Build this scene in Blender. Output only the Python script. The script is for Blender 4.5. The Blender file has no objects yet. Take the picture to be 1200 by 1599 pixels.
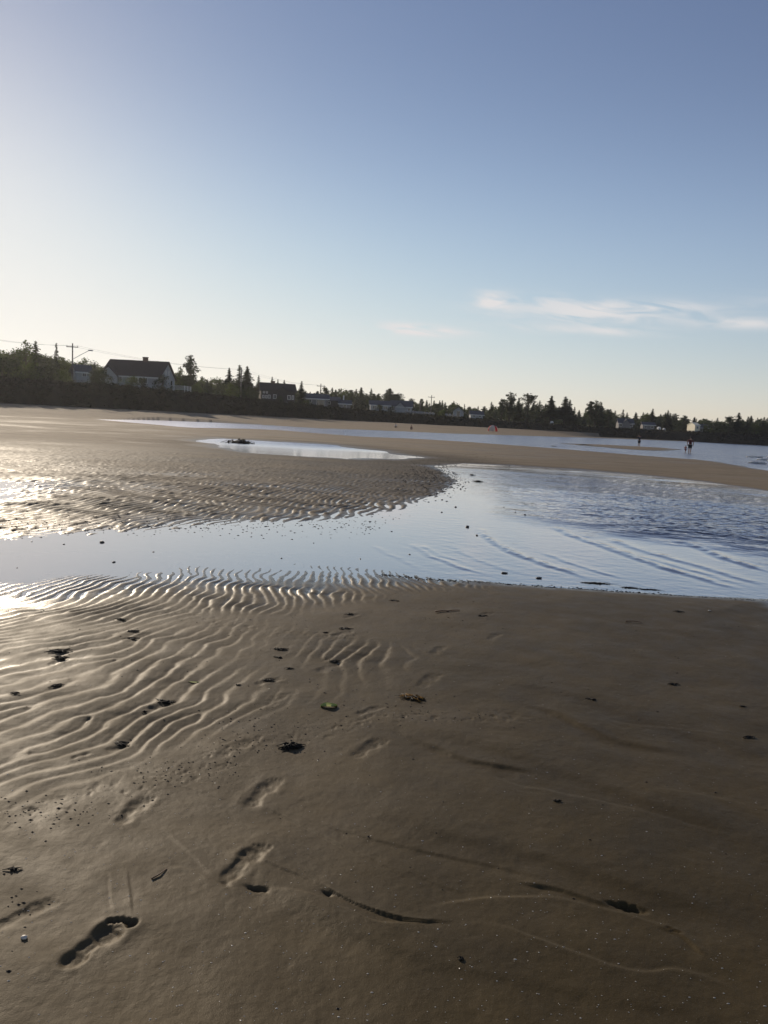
import bpy, math, random
import numpy as np
from mathutils import Vector, Matrix
random.seed(11); rng = np.random.default_rng(11)
S = bpy.context.scene; COL = S.collection
# ------------------------------------------------------------------ camera
CAM_H = 1.65; F_PX = 1220.0; PITCH = math.radians(6.64); ROLL = math.radians(2.98)
fw = Vector((0, math.cos(PITCH), -math.sin(PITCH))); r0 = Vector((1, 0, 0)); u0 = Vector((0, math.sin(PITCH), math.cos(PITCH)))
rt = math.cos(ROLL)*r0 + math.sin(ROLL)*u0; up = -math.sin(ROLL)*r0 + math.cos(ROLL)*u0
cd = bpy.data.cameras.new('camera'); cam = bpy.data.objects.new('camera', cd); COL.objects.link(cam); S.camera = cam
cam.matrix_world = Matrix(((rt.x, up.x, -fw.x, 0), (rt.y, up.y, -fw.y, 0), (rt.z, up.z, -fw.z, CAM_H), (0, 0, 0, 1)))
cd.sensor_fit = 'VERTICAL'; cd.sensor_height = 36; cd.lens = 36*F_PX/1599; cd.clip_start = .05; cd.clip_end = 9000
def ray(px, py):
    return (fw*F_PX + rt*(px-600) - up*(py-799.5)).normalized()
def P(px, py, z=0.0):
    d = ray(px, py); t = (z-CAM_H)/d.z; return Vector((d.x*t, d.y*t, z))
def W(px, py, D):                        # the point seen at a pixel, at ground distance D
    d = ray(px, py); t = D/math.hypot(d.x, d.y); return Vector((d.x*t, d.y*t, CAM_H+d.z*t))
# ------------------------------------------------------------------ sky and sun
sd_ = ray(-130, 195); SUN_AZ = math.atan2(sd_.x, sd_.y); SUN_EL = math.asin(sd_.z)
SUN_EL = math.radians(18.5)
w = bpy.data.worlds.new('World'); S.world = w; w.use_nodes = True
N = w.node_tree.nodes; L = w.node_tree.links; N.clear()
def nd(t, tree=None, **k):
    n = (tree or w.node_tree).nodes.new(t)
    for a, b in k.items(): setattr(n, a, b)
    return n
out = nd('ShaderNodeOutputWorld'); bg = nd('ShaderNodeBackground'); bg.inputs['Strength'].default_value = .1
sky = nd('ShaderNodeTexSky', sky_type='NISHITA', sun_disc=False, sun_elevation=SUN_EL, sun_rotation=SUN_AZ,
         altitude=0, air_density=1.0, dust_density=.1, ozone_density=1.0)
def math_n(tree, op, a, b=None, c=None, clamp=False):
    n = nd('ShaderNodeMath', tree, operation=op, use_clamp=clamp)
    for i, v in enumerate((a, b, c)):
        if v is None: continue
        if isinstance(v, (int, float)): n.inputs[i].default_value = v
        else: tree.links.new(v, n.inputs[i])
    return n.outputs[0]
T = w.node_tree
tc = nd('ShaderNodeTexCoord')
# thin cirrus low on the right: stretched noise inside soft patches given by direction
sep = nd('ShaderNodeSeparateXYZ'); L.new(tc.outputs['Generated'], sep.inputs[0])
azn = math_n(T, 'ARCTAN2', sep.outputs[0], sep.outputs[1]); eln = math_n(T, 'ARCSINE', sep.outputs[2])
comb = nd('ShaderNodeCombineXYZ')
tilt = math_n(T, 'MULTIPLY_ADD', azn, .10, eln)
L.new(math_n(T, 'MULTIPLY', azn, 15.0), comb.inputs[0]); L.new(math_n(T, 'MULTIPLY', tilt, 75.0), comb.inputs[1])
no = nd('ShaderNodeTexNoise'); no.inputs['Scale'].default_value = 1.0; no.inputs['Detail'].default_value = 6; no.inputs['Roughness'].default_value = .55
no.inputs['Distortion'].default_value = .6
L.new(comb.outputs[0], no.inputs['Vector'])
tot = None
for (px, py, wx, wy, a) in ((925, 488, 125, 17, .95), (770, 470, 30, 13, 1.3), (655, 515, 62, 8, 2.0), (1165, 505, 65, 8, .85), (860, 513, 90, 7, .6),
                            (980, 518, 60, 6, .7), (1030, 480, 70, 8, .7), (850, 470, 60, 9, .35), (1500, 470, 200, 14, .7), (-500, 430, 220, 10, .5)):
    d = ray(px, py); ca = math.atan2(d.x, d.y); ce = math.asin(d.z)
    A = math_n(T, 'MULTIPLY', math_n(T, 'SUBTRACT', azn, ca), F_PX/wx); B = math_n(T, 'MULTIPLY', math_n(T, 'SUBTRACT', math_n(T, 'MULTIPLY_ADD', azn, .02, eln), ce+ca*.02), F_PX/wy)
    q = math_n(T, 'ADD', math_n(T, 'MULTIPLY', A, A), math_n(T, 'MULTIPLY', B, B))
    g = math_n(T, 'MULTIPLY', math_n(T, 'EXPONENT', math_n(T, 'MULTIPLY', q, -1.1)), a)
    tot = g if tot is None else math_n(T, 'ADD', tot, g)
mr = nd('ShaderNodeMapRange', clamp=True); L.new(no.outputs[0], mr.inputs[0]); mr.inputs[1].default_value = .36; mr.inputs[2].default_value = .58
cl = math_n(T, 'MULTIPLY', math_n(T, 'MULTIPLY', tot, mr.outputs[0]), .95, clamp=True)
sps = nd('ShaderNodeSeparateColor'); L.new(sky.outputs[0], sps.inputs[0]); cmb = nd('ShaderNodeCombineColor')
hump = math_n(T, 'MULTIPLY_ADD', math_n(T, 'EXPONENT', math_n(T, 'MULTIPLY', math_n(T, 'POWER', math_n(T, 'MULTIPLY', math_n(T, 'SUBTRACT', eln, .20), 1/.14), 2.0), -1.0)), .20, .93)
hz0 = math_n(T, 'EXPONENT', math_n(T, 'MULTIPLY', math_n(T, 'ABSOLUTE', eln), -14.0)); hz = math_n(T, 'MULTIPLY_ADD', hz0, .07, 1.0); hz2 = math_n(T, 'MULTIPLY_ADD', hz0, .42, 1.0)
for i, (g, e) in enumerate(((.95, 1.028), (.825, 1.049), (1.05, .93))):     # tone of the sky over the whole dome
    v_ = math_n(T, 'MULTIPLY', math_n(T, 'MULTIPLY', math_n(T, 'POWER', sps.outputs[i], e), g), (hump, math_n(T, 'MULTIPLY', hump, hz), math_n(T, 'MULTIPLY', hump, hz2))[i])
    L.new(math_n(T, 'DIVIDE', v_, math_n(T, 'POWER', math_n(T, 'ADD', math_n(T, 'POWER', math_n(T, 'MULTIPLY', v_, 1/(9.3, 9.0, 8.6)[i]), 4.0), 1.0), .25)), cmb.inputs[i])
mixc = nd('ShaderNodeMix', data_type='RGBA'); L.new(cl, mixc.inputs['Factor']); L.new(cmb.outputs[0], mixc.inputs['A']); mixc.inputs['B'].default_value = (7.6, 7.4, 7.4, 1)
L.new(mixc.outputs['Result'], bg.inputs['Color']); L.new(bg.outputs[0], out.inputs[0])
sl = bpy.data.lights.new('sun', 'SUN'); sl.energy = 3.8; sl.angle = math.radians(.6); sl.color = (1, .86, .68)
so = bpy.data.objects.new('sun', sl); COL.objects.link(so)
sdir = Vector((math.sin(SUN_AZ)*math.cos(SUN_EL), math.cos(SUN_AZ)*math.cos(SUN_EL), math.sin(SUN_EL)))
so.rotation_euler = sdir.to_track_quat('Z', 'Y').to_euler(); so.location = (-60, 80, 60)
S.view_settings.view_transform = 'Standard'; S.view_settings.look = 'None'; S.view_settings.gamma = 1; S.view_settings.use_curve_mapping = False
S.view_settings.exposure = 0.0
S.cycles.max_bounces = 6; S.cycles.transparent_max_bounces = 12; S.cycles.volume_bounces = 1; S.cycles.caustics_reflective = False
# ------------------------------------------------------------------ helpers
def prop(o, label=None, cat=None, group=None, kind=None):
    for k, v in (('label', label), ('category', cat), ('group', group), ('kind', kind)):
        if v: o[k] = v
    return o
def mat(name, col, rough=.8, spec=.3, metallic=0, noise=None, bump=None, translucent=0, var=None, bumpscale=30):
    m = bpy.data.materials.new(name); m.use_nodes = True; t = m.node_tree; b = t.nodes['Principled BSDF']
    b.inputs['Base Color'].default_value = (*col, 1); b.inputs['Roughness'].default_value = rough
    b.inputs['Specular IOR Level'].default_value = spec; b.inputs['Metallic'].default_value = metallic
    tcn = nd('ShaderNodeTexCoord', t)
    if noise:
        n = nd('ShaderNodeTexNoise', t); n.inputs['Scale'].default_value = noise; n.inputs['Detail'].default_value = 6
        t.links.new(tcn.outputs['Object'], n.inputs['Vector'])
        r = nd('ShaderNodeMapRange', t); t.links.new(n.outputs[0], r.inputs[0]); r.inputs[1].default_value = .3; r.inputs[2].default_value = .7
        v = var or .35; r.inputs[3].default_value = 1-v; r.inputs[4].default_value = 1+v
        mm = nd('ShaderNodeVectorMath', t, operation='SCALE'); mm.inputs[0].default_value = col; t.links.new(r.outputs[0], mm.inputs['Scale'])
        t.links.new(mm.outputs[0], b.inputs['Base Color'])
    if bump:
        n = nd('ShaderNodeTexNoise', t); n.inputs['Scale'].default_value = bumpscale; n.inputs['Detail'].default_value = 4
        t.links.new(tcn.outputs['Object'], n.inputs['Vector'])
        bn = nd('ShaderNodeBump', t); bn.inputs['Strength'].default_value = bump; bn.inputs['Distance'].default_value = .02
        t.links.new(n.outputs[0], bn.inputs['Height']); t.links.new(bn.outputs[0], b.inputs['Normal'])
    if translucent:
        tr = nd('ShaderNodeBsdfTranslucent', t); tr.inputs[0].default_value = (col[0]*1.6, col[1]*1.7, col[2], 1)
        ms = nd('ShaderNodeMixShader', t); ms.inputs[0].default_value = translucent
        t.links.new(b.outputs[0], ms.inputs[1]); t.links.new(tr.outputs[0], ms.inputs[2])
        t.links.new(ms.outputs[0], t.nodes['Material Output'].inputs[0])
    return m
def hsh(ix, iy, s):
    h = (ix.astype(np.int64)*374761393 + iy.astype(np.int64)*668265263 + s*1442695041) & 0xffffffff
    h = ((h ^ (h >> 13))*1274126177) & 0xffffffff
    return ((h ^ (h >> 16)) & 0xffff)/65535.0
def vn(x, y, s=0):                       # value noise, -1..1
    ix = np.floor(x); iy = np.floor(y); fx = x-ix; fy = y-iy
    fx = fx*fx*fx*(fx*(fx*6-15)+10); fy = fy*fy*fy*(fy*(fy*6-15)+10)
    a = hsh(ix, iy, s); b = hsh(ix+1, iy, s); c = hsh(ix, iy+1, s); d = hsh(ix+1, iy+1, s)
    return ((a*(1-fx)+b*fx)*(1-fy)+(c*(1-fx)+d*fx)*fy)*2-1
def fbm(x, y, s=0, o=4, g=.5):
    v = 0; a = 1; t = 0
    for i in range(o):
        v = v+a*vn(x+i*17.3, y-i*9.1, s+i); t += a; a *= g; x = x*2.03; y = y*2.03
    return v/t
def sstep(a, b, x):
    t = np.clip((x-a)/(b-a), 0, 1); return t*t*(3-2*t)
def poly_sd(qx, qy, pts):                # signed distance, + outside
    n = len(pts); d = np.full(qx.shape, 1e18); ins = np.zeros(qx.shape, bool)
    for i in range(n):
        ax, ay = pts[i]; bx, by = pts[(i+1) % n]; ex, ey = bx-ax, by-ay
        t = np.clip(((qx-ax)*ex+(qy-ay)*ey)/(ex*ex+ey*ey+1e-12), 0, 1)
        d = np.minimum(d, (qx-ax-t*ex)**2+(qy-ay-t*ey)**2)
        if ay != by:
            ins ^= ((ay > qy) != (by > qy)) & (qx < (bx-ax)*(qy-ay)/(by-ay)+ax)
    d = np.sqrt(d); return np.where(ins, -d, d)
def line_sd(qx, qy, pts):                # signed side distance + parameter 0..1 along
    best = np.full(qx.shape, 1e18); sg = np.zeros(qx.shape); par = np.zeros(qx.shape)
    ln = [math.dist(pts[i], pts[i+1]) for i in range(len(pts)-1)]; tot = sum(ln); acc = 0
    for i in range(len(pts)-1):
        ax, ay = pts[i]; bx, by = pts[i+1]; ex, ey = bx-ax, by-ay
        t = np.clip(((qx-ax)*ex+(qy-ay)*ey)/(ex*ex+ey*ey+1e-12), 0, 1)
        d = (qx-ax-t*ex)**2+(qy-ay-t*ey)**2; m = d < best
        best = np.where(m, d, best); sg = np.where(m, np.sign(ex*(qy-ay)-ey*(qx-ax)), sg)
        par = np.where(m, (acc+t*ln[i])/tot, par); acc += ln[i]
    return np.sqrt(best)*sg, par
def smooth_line(pts, k=6):               # Catmull-Rom
    p = [Vector(q) for q in pts]; p = [p[0]*2-p[1]]+p+[p[-1]*2-p[-2]]; o = []
    for i in range(1, len(p)-2):
        for j in range(k):
            t = j/k; a, b, c, d = p[i-1:i+3]
            o.append(tuple(.5*((2*b)+(c-a)*t+(2*a-5*b+4*c-d)*t*t+(3*b-a-3*c+d)*t**3)))
    o.append(tuple(p[-2])); return o
def grid_mesh(name, X, Y, Z, closed=False):
    nr, nc = X.shape; me = bpy.data.meshes.new(name)
    co = np.stack([X, Y, Z], -1).reshape(-1, 3).astype(np.float32)
    i = np.arange(nr-1)[:, None]*nc+np.arange(nc-1)[None, :]
    q = np.stack([i, i+1, i+1+nc, i+nc], -1).reshape(-1, 4).astype(np.int32)
    me.vertices.add(len(co)); me.vertices.foreach_set('co', co.ravel())
    me.loops.add(q.size); me.loops.foreach_set('vertex_index', q.ravel())
    me.polygons.add(len(q)); me.polygons.foreach_set('loop_start', np.arange(0, q.size, 4, dtype=np.int32))
    me.polygons.foreach_set('use_smooth', np.ones(len(q), bool)); me.update(); me.validate()
    return me
def attr(me, name, arr):
    a = me.attributes.new(name, 'FLOAT', 'POINT'); a.data.foreach_set('value', arr.ravel().astype(np.float32))
def link(name, me, m=None, parent=None):
    o = bpy.data.objects.new(name, me); COL.objects.link(o)
    if m is not None and len(me.materials) == 0: me.materials.append(m)
    if parent is not None: o.parent = parent
    return o
def empty(name, loc, rz=0):
    o = bpy.data.objects.new(name, None); COL.objects.link(o); o.location = loc; o.rotation_euler = (0, 0, rz); o.empty_display_size = .3; return o
# ------------------------------------------------------------------ ground
def lp(p): return (math.atan2(p.x, p.y), math.log(math.hypot(p.x, p.y)))
def lpoly(pix): return [lp(P(*q)) if len(q) == 2 else (math.radians(q[0]), math.log(q[1])) for q in pix]
POOL = lpoly([(0, 838), (60, 832), (130, 828), (200, 826), (300, 815), (400, 813), (500, 810), (560, 802), (620, 790), (680, 772), (712, 752), (700, 738), (690, 728), (730, 724), (800, 727),
              (900, 733), (1000, 742), (1100, 752), (1200, 766), (34, 17.0, 0), (60, 16, 0), (60, 7.3, 0), (34, 6.4, 0), (1200, 937), (1100, 932), (1000, 925), (900, 918), (800, 913), (700, 907), (640, 903),
              (600, 899), (500, 898), (400, 898), (300, 902), (200, 908), (100, 918), (40, 930), (-60, 940), (-34, 6.6, 0), (-60, 7, 0), (-60, 12.5, 0), (-34, 12.2, 0), (-60, 842)])
POND = lpoly([(318, 690), (350, 685), (400, 688), (460, 691), (520, 695), (560, 701), (620, 708), (665, 715), (640, 717), (600, 717), (540, 716), (460, 712), (400, 707), (360, 701), (335, 696)])
SEA = lpoly([(150, 655), (200, 655.5), (250, 656.5), (340, 660), (400, 663), (500, 669), (600, 672.5), (700, 677), (800, 680), (880, 682.5), (930, 684), (28, 400, 0), (60, 900, 0), (75, 900, 0), (75, 35, 0), (40, 40, 0),
             (1200, 735), (1150, 726), (1100, 719), (1000, 711.5), (860, 700), (700, 688.5), (640, 685), (560, 681.5), (500, 677), (440, 672), (380, 669.5), (300, 668), (230, 662)])
SPIT = lpoly([(868, 692.2), (930, 693.8), (1000, 697.3), (1040, 699.5), (1070, 702.2), (1040, 704.2), (1000, 703.2), (930, 697.8), (890, 694.5)])
LPUD = lpoly([(-60, 752), (0, 750), (50, 752), (90, 760), (40, 764), (60, 772), (20, 782), (-60, 788)])
BL = [(-200, 125), (0, 135), (200, 142), (400, 168), (600, 215), (800, 262), (1000, 300), (1200, 300), (1500, 300)]
BLA = [math.atan2(ray(a, 660).x, ray(a, 660).y) for a, _ in BL]; BLD = [b for _, b in BL]
def bluffD(th): return np.interp(th, [math.radians(-85)]+BLA+[math.radians(70)], [150]+BLD+[420])
FOOT = []                                # footprints: heel, toe, depth, kind
def fp(a, b, d=.016, kind='full', wd=1.0): FOOT.append((P(*a, .05), P(*b, .05), d, kind, wd))
fp((97, 1502), (197, 1430), .030, 'toes'); fp((186, 1281), (232, 1240), .020); fp((-8, 1440), (84, 1398), .016)
fp((352, 1368), (412, 1314), .026); fp((390, 1253), (432, 1212), .020); fp((553, 1181), (597, 1153), .018); fp((422, 1100), (444, 1080), .012)
fp((656, 1072), (682, 1052), .013); fp((676, 1022), (693, 1009), .012); fp((765, 1000), (779, 989), .013); fp((340, 1178), (396, 1152), .012)
fp((560, 1112), (596, 1100), .014); fp((232, 1101), (278, 1090), .015); fp((166, 1167), (212, 1156), .014); fp((112, 1180), (142, 1171), .013)
fp((78, 1031), (112, 1018), .014); fp((500, 1046), (532, 1028), .015); fp((400, 1066), (440, 1056), .014); fp((520, 990), (548, 982), .014)
fp((540, 962), (560, 956), .013); fp((195, 1000), (230, 985), .012); fp((748, 963), (768, 956), .010)
fp((1040, 1062), (1062, 1068), .006, 'full', .6); fp((915, 1093), (935, 1089), .005, 'full', .6)
SCARP = [  # pixels, height, narrow, wide
    ([(400, 1378), (440, 1384), (500, 1398), (560, 1424), (595, 1436), (640, 1436), (700, 1434)], .018, .010, .10, 0),
    ([(495, 1374), (520, 1389), (560, 1408), (600, 1423), (640, 1434), (680, 1437), (720, 1440)], -.021, .005, .032, 0),
    ([(330, 1300), (415, 1340), (470, 1366), (515, 1386), (560, 1404)], -.0075, .006, .035, 0),
    ([(418, 1250), (460, 1268), (500, 1282), (545, 1296), (600, 1312), (700, 1334), (820, 1362), (920, 1392)], -.0085, .010, .09, 0),
    ([(380, 1235), (430, 1262), (470, 1282), (530, 1314), (600, 1350), (640, 1374), (672, 1407)], -.008, .006, .06, 0),
    ([(620, 1350), (680, 1376), (726, 1392)], -.005, .008, .05, 0),
    ([(620, 1432), (660, 1414), (720, 1402), (800, 1396), (870, 1398), (940, 1414), (1000, 1428), (1060, 1448), (1110, 1492)], .014, .012, .09, 0),
    ([(690, 1437), (760, 1440), (830, 1458), (900, 1484), (960, 1506), (1010, 1514), (1060, 1512), (1130, 1532), (1210, 1566)], .017, .014, .10, 0),
    ([(800, 1374), (880, 1388), (935, 1405), (975, 1412)], -.019, .010, .06, 0),
    ([(1020, 1440), (1060, 1455), (1104, 1496)], -.010, .007, .06, 0),
    ([(600, 1135), (680, 1165), (740, 1188), (800, 1200), (870, 1210)], -.030, .025, .20, 0),
    ([(700, 1180), (800, 1222), (860, 1232), (1000, 1262), (1100, 1290), (1210, 1314)], .010, .014, .16, 0),
    ([(790, 1095), (860, 1112), (940, 1148), (1020, 1168), (1100, 1180)], -.030, .05, .3, 0),
    ([(905, 1118), (1000, 1132), (1080, 1140), (1180, 1152)], .006, .014, .16, 0),
    ([(270, 1218), (330, 1238), (385, 1252)], -.006, .008, .07, 0),
    ([(230, 1345), (300, 1352), (350, 1375), (400, 1386)], .006, .010, .07, 0),
    ([(0, 1446), (40, 1436), (90, 1424)], .004, .008, .05, 0),
    ([(172, 1350), (172, 1400), (180, 1425)], -.005, .006, .03, 0), ([(200, 1345), (205, 1400), (206, 1430)], .006, .006, .03, 0),
    ([(820, 940), (900, 962), (1000, 978), (1100, 985), (1200, 990)], .006, .03, .3, 0),
    ([(1000, 1225), (1100, 1240), (1200, 1262)], .006, .02, .2, 0),
    ([(560, 1120), (700, 1150), (850, 1196), (1000, 1250), (1150, 1300), (1300, 1340)], -.026, .10, .42, 0),
    ([(500, 1230), (650, 1290), (800, 1330), (950, 1370), (1150, 1440), (1280, 1500)], -.022, .08, .36, 0),
    ([(760, 1060), (900, 1090), (1050, 1140), (1250, 1200)], -.024, .12, .5, 0),
    ([(250, 1290), (350, 1330), (450, 1400), (600, 1480), (800, 1540)], -.022, .06, .26, 0),
    ([(600, 1500), (800, 1530), (1000, 1570), (1200, 1620)], -.010, .05, .25, 0),
    ([(330, 1262), (420, 1300), (500, 1340), (560, 1370), (600, 1392)], -.005, .006, .05, 0),
    ([(215, 1275), (262, 1300), (300, 1330), (330, 1362)], -.006, .01, .06, 0),
]
DENTS = [((978, 1412), (.055, .022), -.2, .030), ((402, 1380), (.036, .014), -.1, .024), ((510, 1390), (.020, .012), -.4, .014), ((1052, 1449), (.03, .008), -.6, .010), ((352, 1372), (.02, .015), 0, .008)]
vr = random.Random(4)
VORT = [(vr.uniform(-3.6, .6), vr.uniform(3.0, 8.2), vr.choice((-1, 1))) for _ in range(34)]+[(vr.uniform(-9, 1.5), vr.uniform(11, 24), vr.choice((-1, 1))) for _ in range(40)]
def height(X, Y):
    R = np.hypot(X, Y); TH = np.arctan2(X, Y); LR = np.log(np.maximum(R, .3))
    wx = fbm(TH*9, LR*9, 3, 3)*.010; wy = fbm(TH*9, LR*9, 7, 3)*.010*np.clip(R/20, .4, 1.)
    far = sstep(45, 70, R); qx = TH+wx*(1-far*.8); qy = LR+wy*(1-far*.9)
    s1 = poly_sd(qx, qy, POOL)*R; s2 = poly_sd(qx, qy, POND)*R+.55*fbm(X*.5, Y*.35, 13, 3); s3 = poly_sd(qx, qy, SEA)*R
    sp = poly_sd(qx, qy, SPIT)*R; s4 = poly_sd(qx, qy, LPUD)*R
    side = sstep(-.05, .12, TH)                                   # crisp water edge on the right
    side = np.where(R < 9.5, sstep(-.5, 1.6, X), side)
    slope = .018+.050*side+.02*sstep(20, 30, R)
    top = np.where(R < 9, .05+.02*side, .017+.055*sstep(18, 40, R))
    dep = .035+.08*side+.1*far
    s1 = s1+(.10*fbm(X*1.7, Y*1.7, 11, 3)+.035*fbm(X*6, Y*6, 12, 2))*(R < 9.5)
    def prof(s, sl, tp, dp): return np.where(s > 0, tp*np.tanh(s*sl/tp), dp*np.tanh(s*sl/dp))
    slope = np.where((R < 9.5) & (s1 < 0), .009+.059*side, slope)
    h = prof(s1, slope, top, dep)
    h = np.minimum(h, prof(s2, .03, top*1.5+.02, .05)); h3 = prof(s3, .03, .30+0*R, .4)
    h3 = np.where(s3 > 0, .10*np.tanh(s3*.05/.10), h3)
    h = np.minimum(h, h3); h = np.minimum(h, prof(s4, .02, .05+0*R, .01))
    # a wet low patch between pond and pool
    wetc = P(672, 725); wd = np.hypot((TH-lp(wetc)[0])/.05, (LR-lp(wetc)[1])/.12)
    h = h-.018*np.exp(-wd**2)
    h = np.where(sp < 0, np.maximum(h, .05*np.tanh(-sp*.03/.05)), h)
    # beach up to the bluff
    D = bluffD(TH); edge = np.interp(TH, [-1.4, -.5, -.33, -.15, 0, .1, .22, .27, .4], [85, 92, 104, 118, 134, 160, 215, 300, 600])
    h = h+1.25*sstep(0, 1, (R-edge)/np.maximum(D-edge, 5))*np.where(s3 > 0, 1, 0)
    fgm = (1-sstep(5.5, 9, R)); h = h+.012*fgm*fbm(X*.9, Y*.9, 21, 3)+.006*(1-sstep(6, 9, R))*fbm(X*3, Y*3, 25, 2)
    h = h+.02*sstep(12, 25, R)*fbm(X*.12, Y*.25, 31, 3)*np.clip(s1, 0, 1)
    base = h.copy()
    # ripples
    wob = .22*fbm(X*.8, Y*.8, 41, 2)+.055*fbm(X*3.4, Y*3.4, 43, 2)+.012*fbm(X*9, Y*9, 45, 2)
    yk = np.array([0, 2.5, 4, 4.8, 6, 8, 60.]); kk = np.array([3.0, 3.0, 2.7, 1.2, -.9, -1.2, .2])
    ci = np.concatenate([[0], np.cumsum((kk[1:]+kk[:-1])/2*np.diff(yk))]); yy = np.linspace(0, 60, 2401); KI = np.concatenate([[0], np.cumsum(np.interp(yy, yk, kk)[1:]*.025)])
    kx = np.interp(Y, [0, 4, 4.8, 6.5, 7.6, 20], [6.3, 6.6, 7.2, 10, 11.5, 12])
    pa = kx*X-np.interp(Y, yy, KI)+1.5*fbm(X*.8, Y*.8, 41, 2)+.42*fbm(X*3.4, Y*3.4, 43, 2)+.12*fbm(X*10, Y*10, 45, 2)
    pb = 6.2*X-1.3*Y+2.2*fbm(X*.35, Y*.35, 46, 2)+.55*fbm(X*1.6, Y*1.6, 48, 2)
    for vx, vy, sg in VORT:              # dislocations where ripple crests fork or end
        if vy < 9.3: pa = pa+sg*np.arctan2(Y-vy, X-vx)/(2*math.pi)
        else: pb = pb+sg*np.arctan2(Y-vy, X-vx)/(2*math.pi)
    cyc = np.where(Y < 9.3, pa, pb)
    brk = (Y*np.where(Y < 9.3, 1.25, .75)+X*.5)*2*math.pi+4*fbm(X*1.1, Y*1.1, 51, 2)
    ph = cyc*2*math.pi+(.8+.6*sstep(5.4, 6.4, Y))*np.sin(brk)
    rp = np.sin(ph+.5*np.sin(ph)); rp = np.where(rp > 0, .85*np.abs(rp)**.75, -np.abs(rp)**1.4)
    rp = rp*(1-(.14+.50*sstep(5.4, 6.4, Y))*(1+np.cos(brk+1.0))/2)
    A1 = poly_sd(TH+.02*fbm(X, Y, 61, 2), LR+.03*fbm(X, Y, 63, 2), lpoly([(-34, 6.2, 0), (0, 985), (60, 1000), (210, 985), (330, 970), (480, 990), (580, 1015), (655, 1040), (580, 1080), (450, 1100), (330, 1135), (210, 1185), (115, 1240), (0, 1275), (-34, 3.2, 0)]))
    A2 = poly_sd(TH+.02*fbm(X, Y, 65, 2), LR+.01*fbm(X, Y, 67, 2), lpoly([(-60, 8.5, 0), (0, 905), (150, 882), (300, 872), (450, 866), (600, 870), (645, 895), (760, 908), (760, 925), (640, 922), (560, 945), (440, 960), (300, 960), (200, 975), (60, 980), (-60, 5.6, 0)]))
    A3 = poly_sd(TH+.02*fbm(X*.5, Y*.5, 69, 2), LR+.02*fbm(X*.5, Y*.5, 71, 2), lpoly([(-60, 11, 0), (0, 845), (150, 838), (300, 825), (450, 815), (600, 805), (700, 785), (735, 755), (700, 730), (600, 718), (400, 712), (200, 705), (0, 700), (-60, 40, 0)]))
    am = .0074*sstep(.05, -.04, A1)*(.62+.75*fbm(X*1.5, Y*1.5, 73, 3))
    am = am+.0095*sstep(.03, -.035, A2)*(.8+.6*fbm(X*1.8, Y*1.8, 75, 3))
    am = am+.017*sstep(.03, -.03, A3)*(1-sstep(18, 34, R)*.75)*(.8+.6*fbm(X*.8, Y*.8, 77, 3))
    h = h+am*rp
    # rough pellets
    m3 = sstep(.03, -.03, A3); trough_tone = np.clip(-rp, 0, 1)*m3; h = h+m3*.013*np.maximum(fbm(X*8, Y*3.5, 81, 3)-.05, 0)*2*(1-.6*sstep(25, 40, R))
    fine = 1-sstep(10, 18, R)
    h = h+.0011*fine*fbm(X*22, Y*22, 83, 3)
    # lumpy trails of debris-pocked sand
    for (pl, wdt) in (([(0, 1275), (60, 1255), (140, 1240), (220, 1220), (300, 1200), (360, 1165), (400, 1150)], .10), ([(470, 1145), (600, 1118), (700, 1122), (800, 1118)], .09), ([(280, 950), (420, 985), (540, 990)], .15)):
        d, t = line_sd(X, Y, [(P(*q, .05).x, P(*q, .05).y) for q in pl]); mk = np.exp(-(d/wdt)**2)
        h = h-.004*mk*np.maximum(fbm(X*30, Y*30, 85, 3)-.12, 0)*2
    # furrows and little steps left by the ebb
    for pl, a, w1, w2, _ in SCARP:
        L_ = smooth_line([(P(*q, .05).x, P(*q, .05).y) for q in pl]); xs = [q[0] for q in L_]; ys = [q[1] for q in L_]
        m = (X > min(xs)-.6) & (X < max(xs)+.6) & (Y > min(ys)-.6) & (Y < max(ys)+.6)
        if not m.any(): continue
        d, t = line_sd(X[m]+.010*fbm(X[m]*5, Y[m]*5, 91, 2), Y[m]+.010*fbm(X[m]*5, Y[m]*5, 93, 2), L_)
        e0 = .35 if w2 > .085 else .22
        ends = sstep(0, e0, t)*sstep(1, 1-e0, t)*(.8+.5*fbm(X[m]*6, Y[m]*6, 90, 3))
        h[m] -= a*(.34 if a < 0 else .26)*ends*np.tanh(d/(w1*.55))*np.exp(-(np.abs(d)/(w2*.6))**1.1)
    for (pp, ax, ang, dp) in DENTS:
        c = P(*pp, .05); ca, sa = math.cos(ang), math.sin(ang); m = np.hypot(X-c.x, Y-c.y) < .4
        a = (X[m]-c.x)*ca+(Y[m]-c.y)*sa; b = -(X[m]-c.x)*sa+(Y[m]-c.y)*ca
        a = a+.25*ax[0]*fbm(X[m]*30, Y[m]*30, 98, 2); b = b+.5*ax[1]*fbm(X[m]*40, Y[m]*40, 99, 2)+.35*ax[1]*a/ax[0]
        h[m] -= dp*.75*np.exp(-((a/ax[0])**2+(b/(ax[1]*(.75+.35*np.clip(a/ax[0], -1.5, 1.5)**2*0+.25*np.tanh(a/ax[0]))))**2)**1.6)
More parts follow.
